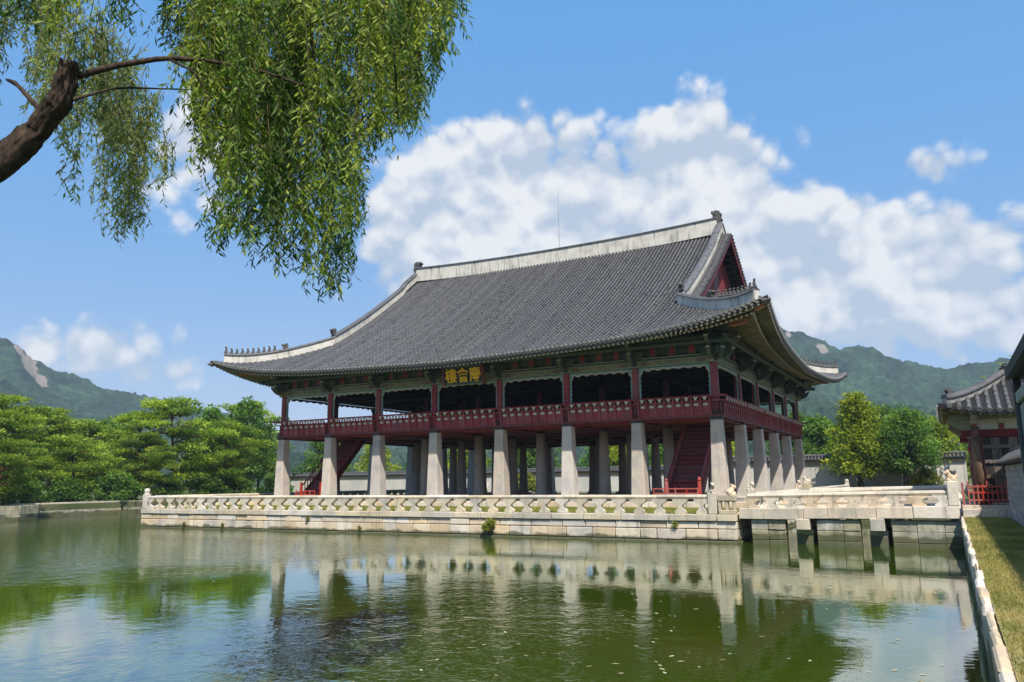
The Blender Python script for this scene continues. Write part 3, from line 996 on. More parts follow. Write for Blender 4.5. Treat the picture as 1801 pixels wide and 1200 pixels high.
# ------------------------------------------------------------------ bridge
def bridge(label, y0, y1, main):
    br = thing('stone_bridge', (7.4, (y0 + y1) / 2, 0), label, 'bridge')
    ramp = lambda x: (x - TX1) / (PX1 - TX1) * 0.14
    xs = [TX1 + 0.06, 5.9, 6.9, 8.82, 10.2, PX1 - 0.02]
    for yy0, yy1 in ((y0, y0 + 0.5), (y1 - 0.5, y1)):
        for x0, x1 in zip(xs, xs[1:]):
            z0 = 1.06 + ramp(x0)
            part('beam_stone', MB().cbox(x0 + 0.008, x1 - 0.008, yy0 + random.uniform(-.01, .01), yy1, z0, z0 + 0.48, 0.02, 0.006), 'granite', br)
    for i in range(8):
        x0 = TX1 + 0.05 + i * (PX1 - TX1 - 0.1) / 8
        part('deck_slab', MB().cbox(x0 + 0.005, x0 + (PX1 - TX1 - 0.1) / 8 - 0.005, y0 + 0.52, y1 - 0.52, 1.22 + ramp(x0), 1.50 + ramp(x0), 0.015), 'granite', br)
    for xp in (5.86, 8.83):
        part('cross_beam', MB().cbox(xp - 0.28, xp + 0.28, y0 - 0.06, y1 + 0.06, 0.63, 1.055 + ramp(xp - 0.4), 0.02), 'granite_pale', br)
        for yy in (y0 + 0.75, (y0 + y1) / 2, y1 - 0.75):
            part('pier', MB().cbox(xp - 0.36, xp + 0.36, yy - 0.35, yy + 0.35, -0.6, 0.625, 0.03), 'granite_mossy', br)
    # abutment stones below the deck, overgrown
    for x0, x1 in ((3.62, 5.1), (6.4, 8.15), (9.35, PX1 - 0.02)):
        x = x0
        while x < x1 - 0.05:
            xe = min(x1, x + random.uniform(0.7, 1.1))
            for z0, z1 in ((-0.5, 0.16), (0.17, 0.60), (0.61, 1.05)):
                part('abutment_stone', MB().cbox(x + 0.005, xe - 0.005, y0 + 0.14 + random.uniform(-.02, .02), y0 + 0.75, z0, z1, 0.02, 0.005), 'granite_mossy', br)
            x = xe
    return br


bridge('stone beam bridge with a balustrade joining the terrace to the right bank', -9.42, -5.3, True)
bridge('second stone bridge farther back behind the near bridge', 9.4, 13.2, False)
balustrade('near balustrade of the stone bridge with squat carved balusters', (3.30, -9.17), (11.72, -9.17), 1.545, 10, (False, True), (False, True), zB=1.685, bal=BALU_B, hb=0.42, face=-1.2)
balustrade('far balustrade of the stone bridge seen over the near one', (3.30, -5.55), (11.72, -5.55), 1.58, 10, (False, True), (False, True), zB=1.86, bal=BALU_B, hb=0.42, face=-1.2)
balustrade('balustrade of the second stone bridge behind', (3.30, 9.6), (11.72, 9.6), 1.545, 10, (True, True), (True, True), zB=1.685, bal=BALU_B, hb=0.42, face=-1.2)

# ================================================================== PAVILION
XC = [0.0]
for a in (4.886, 4.697, 5.002, 5.327, 5.001, 4.662, 4.824):
    XC.append(XC[-1] - a)
XC = XC[::-1]
YC = [0.0]
for a in (5.922, 5.457, 5.815, 5.439, 5.869):
    YC.append(YC[-1] + a)
CX_, CY_ = XC[0] / 2, YC[-1] / 2
FZ, ST, RT = 1.58, 6.28, 9.67        # platform, stone column top, red column top
pav = thing('pavilion', (CX_, CY_, 1.27), 'two storey wooden pavilion with grey tiled roof standing on stone columns', 'pavilion')

# platform with paving
q = MB().box(XC[0] - 1.6, 1.6, -1.7, YC[-1] + 1.7, 1.10, FZ - 0.02)
plat = part('platform', q, 'paving', pav)
for i in range(24):
    x0 = XC[0] - 1.65 + i * (37.7 / 24)
    part('kerb_stone', MB().cbox(x0 + 0.008, x0 + 37.7 / 24 - 0.008, -1.95, -1.45, 1.12, FZ + 0.01, 0.02, 0.004), 'granite', plat)
for i in range(20):
    y0 = -1.45 + i * (31.6 / 20)
    part('kerb_stone', MB().cbox(1.45, 1.95, y0 + 0.008, y0 + 31.6 / 20 - 0.008, 1.12, FZ + 0.01, 0.02, 0.004), 'granite', plat)

# stone columns: square outer ring, round inner ones; timber columns above
q = MB()
w0, w1 = 0.44, 0.315
q.cbox(-0.56, 0.56, -0.56, 0.56, 0.0, 0.16, 0.03)
c0, c1 = 0.035, 0.03


def oct_ring(w, c, z):
    return [(w, -w + c, z), (w, w - c, z), (w - c, w, z), (-w + c, w, z), (-w, w - c, z), (-w, -w + c, z), (-w + c, -w, z), (w - c, -w, z)]


q.loft([oct_ring(w0 + 0.02, c0, 0.15), oct_ring(w0, c0, 0.4), oct_ring((w0 + w1) / 2 + 0.005, c0, 2.5), oct_ring(w1, c1, ST - FZ)])
SQ = q.mesh('stone_column', 'granite_column')
q = MB().cbox(-0.56, 0.56, -0.56, 0.56, 0.0, 0.22, 0.03)
q.lathe([(0.50, 0.2), (0.42, 0.5), (0.37, 2.4), (0.31, ST - FZ)], n=16)
RD = q.mesh('stone_column', 'granite_column')
for p_ in RD.polygons:
    p_.use_smooth = len(p_.vertices) == 4 and abs(p_.normal.z) < 0.5
CAP = MB().cbox(-0.36, 0.36, -0.36, 0.36, 0, 0.14, 0.02).mesh('column_cap', 'cap_dark')
TIM = MB().loft([oct_ring(0.215, 0.03, 0), oct_ring(0.20, 0.03, RT - ST - 0.14)]).mesh('timber_column', 'red_paint')
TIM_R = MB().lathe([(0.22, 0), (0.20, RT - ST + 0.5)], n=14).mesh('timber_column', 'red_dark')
for i, x in enumerate(XC):
    for k, y in enumerate(YC):
        outer = i in (0, 7) or k in (0, 5)
        place('stone_column', SQ if outer else RD, pav, (x, y, FZ))
        place('column_cap', CAP, pav, (x, y, ST))
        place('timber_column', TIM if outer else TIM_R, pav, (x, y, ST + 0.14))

# upper floor: girders, plank underside, floor, ceiling
fl = part('upper_floor', MB().box(XC[0] - 0.35, 0.35, -0.35, YC[-1] + 0.35, 6.62, 6.80), 'wood_dark', pav)
for y in YC:
    part('girder', MB().box(XC[0] - 0.3, 0.3, y - 0.14, y + 0.14, 6.285, 6.60), 'red_dark', fl)
for x in XC:
    part('girder', MB().box(x - 0.13, x + 0.13, YC[0] - 0.25, YC[-1] + 0.25, 6.30, 6.61), 'red_dark', fl)
for k in range(5):
    n = 4
    for j in range(1, n + 1):
        y = YC[k] + (YC[k + 1] - YC[k]) * j / (n + 1)
        part('joist', MB().box(XC[0] - 0.28, 0.28, y - 0.07, y + 0.07, 6.43, 6.615), 'underside', fl)
x = XC[0] - 0.3
while x < 0.3:                         # underside planks run front to back
    xe = min(x + 0.36, 0.3)
    part('plank', MB().box(x + 0.004, xe - 0.004, -0.3, YC[-1] + 0.3, 6.585 + random.uniform(0, 0.008), 6.618), 'underside', fl)
    x = xe
ceil = part('ceiling', MB().box(XC[0] - 0.1, 0.1, -0.1, YC[-1] + 0.1, 10.32, 10.40), 'wood_dark', pav)  # interior gloom put into the dark wood of ceiling and floors
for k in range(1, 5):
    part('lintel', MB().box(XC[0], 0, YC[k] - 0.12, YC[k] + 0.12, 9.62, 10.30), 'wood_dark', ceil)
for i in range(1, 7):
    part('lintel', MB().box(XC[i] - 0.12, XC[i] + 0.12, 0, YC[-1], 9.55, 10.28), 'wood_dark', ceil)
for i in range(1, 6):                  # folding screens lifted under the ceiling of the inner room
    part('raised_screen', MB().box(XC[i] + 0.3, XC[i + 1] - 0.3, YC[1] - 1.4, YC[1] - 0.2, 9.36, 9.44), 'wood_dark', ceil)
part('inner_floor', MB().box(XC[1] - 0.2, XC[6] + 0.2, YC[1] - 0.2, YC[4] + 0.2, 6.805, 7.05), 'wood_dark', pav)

# facade bays: lintels, carved frames, railings, bracket arms
SIDES = [('front', XC[0], YC[0], 0, [XC[i + 1] - XC[i] for i in range(7)]),
         ('east', XC[-1], YC[0], math.pi / 2, [YC[i + 1] - YC[i] for i in range(5)]),
         ('back', XC[-1], YC[-1], math.pi, [XC[7 - i] - XC[6 - i] for i in range(7)]),
         ('west', XC[0], YC[-1], -math.pi / 2, [YC[5 - i] - YC[4 - i] for i in range(5)])]
RPOST = MB().loft([[(-.05, -0.02, .0), (.05, -0.02, .0), (.05, .04, 0), (-.05, .04, 0)], [(-.05, -.05, .35), (.05, -.05, .35), (.05, .04, .35), (-.05, .04, .35)],
                   [(-.045, -.10, .75), (.045, -.10, .75), (.045, -.0, .75), (-.045, -.0, .75)], [(-.04, -.22, 1.10), (.04, -.22, 1.10), (.04, -.13, 1.10), (-.04, -.13, 1.10)]]).mesh('rail_post', 'red_paint')
RPANEL = MB().cbox(-0.5, 0.5, 0.0, 0.05, 0.0, 0.80, 0.01).mesh('panel', 'red_paint')
MID2 = MB().prism([(-0.12, 0.06), (0.12, 0.06), (0.17, 0.2), (0.09, 0.34), (-0.09, 0.34), (-0.17, 0.2)], 'y', -0.115, -0.102).mesh('painted_flower', 'red_paint')
poly = [(-0.16, 0.0), (-0.10, -0.05), (0.10, -0.05), (0.16, 0.0), (0.13, 0.08), (0.05, 0.10), (0, 0.13), (-0.05, 0.10), (-0.13, 0.08)]
RHOLE = MB().prism(poly, 'y', -0.03, 0.0).mesh('carved_plaque', 'cream')
LEAFB = MB().prism([(-0.05, 0), (0.05, 0), (0.09, 0.10), (0.15, 0.19), (-0.15, 0.19), (-0.09, 0.10)], 'y', -0.04, 0.04).mesh('lotus_bracket', 'cream')
# bracket arm over every column, profile in (out, z)
arm = [(0.25, 0.0), (-0.35, 0.0), (-0.75, 0.06), (-1.05, 0.20), (-1.28, 0.42), (-1.20, 0.47), (-0.98, 0.38), (-0.80, 0.40), (-0.95, 0.52), (-1.30, 0.66), (-1.62, 0.90),
       (-1.50, 0.92), (-1.15, 0.80), (-0.9, 0.86), (0.25, 0.90)]
ARM = recalc(place('tmp', MB().prism(arm, 'x', -0.11, 0.11).mesh('bracket_arm', 'green_dark'))).data
ARM2 = MB().prism([(-0.62, 0.10), (-0.5, 0), (0.5, 0), (0.62, 0.10), (0.75, 0.28), (0.45, 0.36), (-0.45, 0.36), (-0.75, 0.28)], 'y', -0.09, 0.09).mesh('bracket_cross', 'green_dark')
TONGUE = MB().prism([(-1.20, 0.42), (-1.30, 0.44), (-1.24, 0.52), (-1.10, 0.44)], 'x', -0.112, 0.112).prism([(-1.55, 0.86), (-1.66, 0.92), (-1.55, 0.97), (-1.46, 0.90)], 'x', -0.112, 0.112).mesh('bracket_tip', 'cream')
bpy.data.objects.remove(bpy.data.objects['tmp'])
MIDB = MB().prism([(-0.22, 0), (0.22, 0), (0.30, 0.2), (0.16, 0.42), (-0.16, 0.42), (-0.30, 0.2)], 'y', -0.10, 0.10).mesh('strut_block', 'green_dark')


def wavy(t, n):
    return 0.5 + 0.5 * math.cos(2 * math.pi * n * t)


for sname, ox, oy, ang, bays in SIDES:
    ca, sa = math.cos(ang), math.sin(ang)
    W = lambda lx, ly, lz: (ox + lx * ca - ly * sa, oy + lx * sa + ly * ca, lz)

    def lpart(name, mb_, mats, parent, lx=0.0, ly=0.0, lz=0.0):
        return place(name, mb_.mesh(name, mats), parent, W(lx, ly, lz), ang)
    tot = sum(bays)
    # continuous members of this side
    up_ = lpart('lintel_beam', MB().cbox(-0.55, tot + 0.55, -0.14, 0.14, 0, 0.42, 0.02), 'olive', pav, 0, 0, RT + 0.03)
    lpart('lintel_trim', MB().box(-0.5, tot + 0.5, -0.150, -0.146, 0, 0.045).box(-0.5, tot + 0.5, -0.150, -0.146, 0.33, 0.36), 'turquoise', up_, 0, 0, RT + 0.05)
    lpart('plate_trim', MB().box(-0.65, tot + 0.65, -0.197, -0.192, 0, 0.03), 'cream', up_, 0, 0, RT + 0.54)
    lpart('plate_beam', MB().cbox(-0.7, tot + 0.7, -0.19, 0.19, 0, 0.13, 0.015), 'green_dark', up_, 0, 0, RT + 0.455)
    lpart('eave_purlin', MB().tube([(-0.9, 0, 0), (tot + 0.9, 0, 0)], 0.21, 10), 'green_dark', up_, 0, 0, RT + 1.66)
    lpart('purlin_support', MB().box(-0.3, tot + 0.3, -0.07, 0.07, 0, 0.90), 'green_dark', up_, 0, 0, RT + 0.60)
    lpart('outer_purlin', MB().tube([(-1.6, 0, 0), (tot + 1.6, 0, 0)], 0.15, 10), 'green_dark', up_, 0, -1.18, RT + 1.16)
    rl = lpart('railing', MB().cbox(-0.45, tot + 0.45, -0.06, 0.04, 0, 0.14, 0.02), 'red_dark', pav, 0, -0.33, ST + 0.15)
    lpart('top_rail', MB().tube([(-0.75, 0, 0), (tot + 0.75, 0, 0)], 0.055, 8), 'red_paint', rl, 0, -0.53, ST + 1.40)
    lpart('middle_rail', MB().box(-0.55, tot + 0.55, -0.04, 0.03, 0, 0.07), 'red_paint', rl, 0, -0.41, ST + 1.09)
    lpart('back_board', MB().box(-0.2, tot + 0.2, -0.012, 0.012, 0, 0.84), 'red_dark', rl, 0, -0.29, ST + 0.29)
    lx = 0.0
    for bi, bl in enumerate(bays):
        # railing panels
        n = 8 if sname in ('front', 'back') else 9
        for j in range(n):
            x = lx + 0.24 + (bl - 0.48) * (j + 0.5) / n
            pwid = (bl - 0.48) / n - 0.02
            place('panel', RPANEL, rl, W(x, -0.37, ST + 0.29), ang, (pwid, 1, 1))
            place('carved_plaque', RHOLE, rl, W(x, -0.375, ST + 0.89), ang)
            place('lotus_bracket', LEAFB, rl, W(x, -0.53, ST + 1.16), ang)
        for j in range(n + 1):
            x = lx + 0.24 + (bl - 0.48) * j / n
            place('rail_post', RPOST, rl, W(x, -0.385, ST + 0.22), ang)
        # carved frame round the opening
        q = MB()
        q.mi = 0
        x0, x1 = 0.21, bl - 0.21
        z1 = RT - 0.005
        zb = ST + 1.45
        m_ = 44
        top = [(x0 + (x1 - x0) * t / m_, z1 - 0.12 - 0.13 * wavy(t / m_, 7) * (0.5 + abs(t / m_ - 0.5)) - (0.22 if t in (0, 1, 2, m_, m_ - 1, m_ - 2) else 0)) for t in range(m_ + 1)]
        for (ax, az), (bx_, bz) in zip(top, top[1:]):
            q.prism([(ax, z1), (bx_, z1), (bx_, bz), (ax, az)], 'y', -0.035, 0.035)
        for s_ in (0, 1):
            e0 = x0 if s_ == 0 else x1
            sg = 1 if s_ == 0 else -1
            mm_ = 26
            for t in range(mm_):
                za, zc = z1 - 0.2 - (z1 - 0.2 - zb) * t / mm_, z1 - 0.2 - (z1 - 0.2 - zb) * (t + 1) / mm_
                wa, wc = 0.09 + 0.055 * wavy(t / mm_, 6), 0.09 + 0.055 * wavy((t + 1) / mm_, 6)
                pl = [(e0, za), (e0 + sg * wa, za), (e0 + sg * wc, zc), (e0, zc)]
                q.prism(pl if s_ == 0 else pl[::-1], 'y', -0.034, 0.034)
        fr = lpart('carved_frame', q, 'turquoise', up_, lx, -0.04, 0)
        q = MB()
        for (ax, az), (bx_, bz) in zip(top, top[1:]):
            q.prism([(ax, az + 0.075), (bx_, bz + 0.075), (bx_, bz - 0.02), (ax, az - 0.02)], 'y', -0.05, -0.036)
        lpart('frame_edging', q, 'cream', up_, lx, -0.04, 0)
        # painted lintel ends
        for xx in (0.45, bl - 0.45 - 0.5):
            q = MB()
            for j in range(4):
                q.mi = j % 2
                q.box(xx + j * 0.13, xx + j * 0.13 + 0.07, -0.146, -0.142, 0.05, 0.37)
            lpart('painted_band', q, ['green_dark', 'red_paint'], up_, lx, 0, RT + 0.03)
        # strut blocks between plate and purlin
        for j in (1, 2, 3):
            place('strut_block', MIDB, up_, W(lx + bl * j / 4, -0.13, RT + 0.585), ang, (1.1, 1, 1.7))
            place('painted_flower', MID2, up_, W(lx + bl * j / 4, -0.13, RT + 0.585), ang, (1.1, 1, 1.7))
        lx += bl
    lx = 0.0
    for bi, bl in enumerate(bays + [0]):
        if bi < len(bays):
            turns = [ang] if bi else [ang - math.pi / 4, ang, ang - math.pi / 2]
            for j, rz_ in enumerate(turns):
                br_ = place('bracket_arm', ARM, pav, W(lx, 0, RT + 0.12 + 0.003 * j), rz_, (1.0, 0.9, 1.42) if (bi == 0 and j == 0) else (1.0, 1.0, 1.42))
                place('bracket_tip', TONGUE, br_, W(lx, 0, RT + 0.12 + 0.003 * j), rz_)
                place('bracket_cross', ARM2, br_, W(lx, 0, RT + 0.12), rz_).location = (0, -0.45, 0.25)
        lx += bl

# ------------------------------------------------------------------ roof
HX, HY = 21.3, 18.35
rcx, rcy = CX_, CY_


def lam(q_):
    return max(0.0, 1 - q_ / 24.0) ** 2.4


def D0(q_):
    return 0.8 * (1 - lam(q_))


def hsurf(D, q_):
    d = D - 0.8
    lift = 0.75 * math.exp(-q_ / 4.6) + 0.25 * max(0.0, 1 - q_ / 24.0)
    return 10.62 + 0.519 * d + 0.0071 * d * d + 2.30 * lift * max(0.0, 1 - D / 12.0) ** 2


HALF = {'front': HX, 'back': HX, 'east': HY, 'west': HY}


def rp_(side, u, D, z):
    if side == 'front':
        return (rcx + u, rcy - HY + D, z)
    if side == 'back':
        return (rcx - u, rcy + HY - D, z)
    if side == 'east':
        return (rcx + HX - D, rcy + u, z)
    return (rcx - HX + D, rcy - u, z)


def surf(side, u, D, off=0.0):
    return rp_(side, u, D, hsurf(D, HALF[side] - abs(u)) + off)


VERGE = 15.6                            # half length of the upper gabled part
SKIRT = 7.0


def dmax(side, u):
    q_ = HALF[side] - abs(u)
    if side in ('front', 'back'):
        return HY if abs(u) <= VERGE + 1e-6 else q_
    return min(q_, SKIRT)


roof = part('roof', MB().box(-30, -4.4, 4, 24.5, 10.6, 10.8), 'wood_dark', pav)
for side in ('front', 'east', 'back', 'west'):
    h_ = HALF[side]
    rngs = [(-h_, -VERGE), (-VERGE, VERGE), (VERGE, h_)] if side in ('front', 'back') else [(-h_, h_)]
    q = MB()
    for ri, (ua, ub) in enumerate(rngs):
        nU = max(4, int((ub - ua) / 0.7))
        G, Gb = [], []
        for i in range(nU + 1):
            u = ua + (ub - ua) * i / nU
            dm = dmax(side, u) if not (side in ('front', 'back') and ri != 1) else h_ - abs(u)
            d0 = min(D0(h_ - abs(u)), dm)
            dd = [d0 + (dm - d0) * t / 22 for t in range(23)]
            G.append([surf(side, u, D, -0.03) for D in dd])
            de = min(dm, 6.5)
            Gb.append([surf(side, u, D, -0.24) for D in [d0 + (de - d0) * t / 12 for t in range(13)]])
        q.mi = 0
        q.grid(G)
        q.mi = 1
        q.grid(Gb)
        q.mi = 0
        q.grid([[G[i][0] for i in range(nU + 1)], [Gb[i][0] for i in range(nU + 1)]])
    part('roof_slope', q, ['roof_base', 'soffit'], roof)

SP = 0.31                                # spacing of the tile rows
TL = 0.40


def tile_row(side, u, q):
    """one row of overlapping round tiles from the eave up the slope"""
    h_ = HALF[side]
    qq = h_ - abs(u)
    d0, d1 = D0(qq) - 0.04, dmax(side, u)
    if d1 - d0 < 0.15:
        return False
    n = max(1, int((d1 - d0) / TL))
    rings = []
    e_lat = Vector(rp_(side, 1, 0, 0)) - Vector(rp_(side, 0, 0, 0))
    for i in range(n):
        a, b_ = d0 + (d1 - d0) * i / n, d0 + (d1 - d0) * (i + 1) / n
        pa, pb = Vector(surf(side, u, max(a, 0), 0)), Vector(surf(side, u, max(b_, 0), 0))
        t = (pb - pa).normalized()
        nn = e_lat.cross(t).normalized()
        if nn.z < 0:
            nn = -nn
        for p, r_, o_ in ((pa, 0.098, 0.012), (pb, 0.080, 0.0)):
            rings.append([p + nn * (math.sin(th) * r_ + o_ - 0.01) + e_lat * (math.cos(th) * r_) for th in (0, math.pi * 0.25, math.pi * 0.5, math.pi * 0.75, math.pi)])
    q.mi = 0
    q.loft(rings, cap=False, closed=False)
    # round end tile at the eave
    p = Vector(surf(side, u, max(d0, 0), 0))
    t = (Vector(surf(side, u, max(d0, 0) + 0.3, 0)) - p).normalized()
    nn = e_lat.cross(t).normalized()
    if nn.z < 0:
        nn = -nn
    c = p - t * 0.02 + nn * 0.012
    rg = [[c + t * s + (nn * math.sin(2 * math.pi * k / 8) + e_lat * math.cos(2 * math.pi * k / 8)) * 0.105 for k in range(8)] for s in (0.0, 0.06)]
    q.mi = 1
    q.loft(rg)
    # drooping flat tile between the rows
    c2 = c + e_lat * SP / 2 - nn * 0.05
    q.add([c2 - e_lat * 0.09 + nn * 0.0, c2 + e_lat * 0.09, c2 + e_lat * 0.07 - nn * 0.10, c2 - nn * 0.14, c2 - e_lat * 0.07 - nn * 0.10], [(0, 1, 2, 3, 4)])
    return True


def fan(h_, u, D):
    """plan direction: rafters near the corners fan out; returns u at inset D for the rafter that meets the eave at u"""
    qq = h_ - abs(u)
    lim = 7.5
    if qq >= lim:
        return u
    qi = 4.4 + qq / lim * (lim - 4.4)
    t = min(1.0, max(0.0, D / 4.4))
    return math.copysign(h_ - (qq + (qi - qq) * t), u)


def rafters(side, u, q1, q2):
    h_ = HALF[side]
    qq = h_ - abs(u)
    d0 = D0(qq)

    def pt(D, off):
        uu = fan(h_, u, D)
        return Vector(rp_(side, uu, D, hsurf(D, h_ - abs(u) if D < d0 + 0.5 else h_ - abs(uu)) + off))
    # square flying rafter
    a, m_, e_ = pt(d0 + 0.07, -0.34), pt(d0 + 0.8, -0.33), pt(d0 + 1.75, -0.34)
    lat = Vector((-(e_ - a).y, (e_ - a).x, 0)).normalized()
    rr = []
    for p, s_ in ((a, 0.055), (m_, 0.062), (e_, 0.065)):
        rr.append([p + lat * s_ + Vector((0, 0, s_)), p - lat * s_ + Vector((0, 0, s_)), p - lat * s_ - Vector((0, 0, s_)), p + lat * s_ - Vector((0, 0, s_))])
    q1.mi = 0
    q1.loft(rr, cap=False)
    q1.mi = 1
    q1.add(rr[0], [(0, 1, 2, 3)])
    # round rafter below it
    a = pt(d0 + 0.98, -0.58)
    e_ = Vector(rp_(side, fan(h_, u, 4.9), 4.9, 12.05))
    e_.z = max(12.05, a.z + 0.9 if qq < 5 else 12.05)
    q2.mi = 0
    d = (e_ - a).normalized()
    A_ = d.cross(Vector((0, 0, 1))).normalized()
    B_ = A_.cross(d)
    rr = [[p + (A_ * math.cos(2 * math.pi * k / 7) + B_ * math.sin(2 * math.pi * k / 7)) * r_ for k in range(7)] for p, r_ in ((a, 0.085), (a.lerp(e_, 0.5), 0.095), (e_, 0.095))]
    q2.loft(rr, cap=False)
    q2.mi = 1
    q2.add(rr[0], [tuple(range(7))])


behind, behind_r = MB(), MB()
for side in ('front', 'east', 'back', 'west'):
    h_ = HALF[side]
    n = int(2 * h_ / SP)
    for i in range(n + 1):
        u = -h_ + 0.10 + (2 * h_ - 0.2) * i / n
        if side in ('front', 'east'):
            q, q1, q2 = MB(), MB(), MB()
            if tile_row(side, u, q):
                part('tile_row', q, ['roof_tile', 'tile_end'], roof)
            rafters(side, u, q1, q2)
            part('flying_rafter', q1, ['rafter', 'cream'], roof)
            part('round_rafter', q2, ['rafter', 'cream'], roof)
        else:
            tile_row(side, u, behind)
            rafters(side, u, behind_r, behind_r)
bh = part('tile_rows_behind', behind, ['roof_tile', 'tile_end'], roof)
bh['kind'] = 'stuff'
bh = part('rafters_behind', behind_r, ['rafter', 'cream'], roof)
bh['kind'] = 'stuff'


def sweep(pts, prof_, side_vec=None):
    """sweep a profile of (lateral, height) along pts, keeping it upright"""
    rings = []
    for i, p in enumerate(pts):
        t = Vector(pts[min(i + 1, len(pts) - 1)]) - Vector(pts[max(i - 1, 0)])
        s_ = Vector((t.y, -t.x, 0)).normalized()
        rings.append([Vector(p) + s_ * a + Vector((0, 0, b_)) for a, b_ in prof_])
    return rings


def ridge_strip(name, pts, w, h_, parent, mats=('plaster', 'roof_tile'), bury=0.25):
    q = MB()
    q.mi = 0
    q.loft(sweep(pts, [(-w / 2, -bury), (w / 2, -bury), (w / 2 * 0.92, h_), (-w / 2 * 0.92, h_)]))
    q.mi = 1
    q.loft(sweep(pts, [(-w / 2 - 0.07, h_), (w / 2 + 0.07, h_), (w / 2 + 0.06, h_ + 0.05), (0.10, h_ + 0.17), (-0.10, h_ + 0.17), (-w / 2 - 0.06, h_ + 0.05)]))
    return recalc(part(name, q, list(mats), parent))


# main ridge, gently rising to both ends
L_ = 14.55
pts = [(rcx + L_ * s, rcy, 21.86 + 0.36 * abs(s) ** 2.2) for s in [k / 16 - 1 for k in range(33)]]
mr_ = ridge_strip('main_ridge', pts, 0.62, 1.02, roof)
# descending ridges and hip ridges
HEAD = MB()
HEAD.prism([(-0.42, 0), (0.34, 0), (0.40, 0.35), (0.50, 0.55), (0.36, 0.75), (0.44, 1.0), (0.30, 1.22), (0.02, 1.30), (-0.22, 1.24), (-0.36, 1.30), (-0.44, 1.12), (-0.24, 1.0), (-0.30, 0.72), (-0.52, 0.66), (-0.46, 0.4)], 'y', -0.24, 0.24)
HEAD.sphere((-0.12, 0.0, 1.0), (0.22, 0.33, 0.2)).sphere((0.05, 0, 0.55), (0.3, 0.31, 0.25))
HEADM = HEAD.mesh('ridge_head', 'ornament')
DRAG = MB().prism([(-0.20, 0), (0.20, 0), (0.24, 0.22), (0.36, 0.36), (0.28, 0.50), (0.05, 0.46), (-0.05, 0.60), (-0.22, 0.55), (-0.26, 0.3)], 'y', -0.15, 0.15).sphere((0.02, 0, 0.36), (0.2, 0.2, 0.17)).mesh('dragon_head', 'ornament')
FIG = MB().lathe([(0.10, 0), (0.11, 0.06), (0.075, 0.14), (0.085, 0.22), (0.05, 0.30)], n=7).sphere((0.03, 0, 0.35), (0.075, 0.065, 0.07), 7, 5).prism([(0.06, 0.02), (0.16, 0.02), (0.14, 0.10), (0.07, 0.18)], 'y', -0.05, 0.05).mesh('roof_figure', 'ornament')
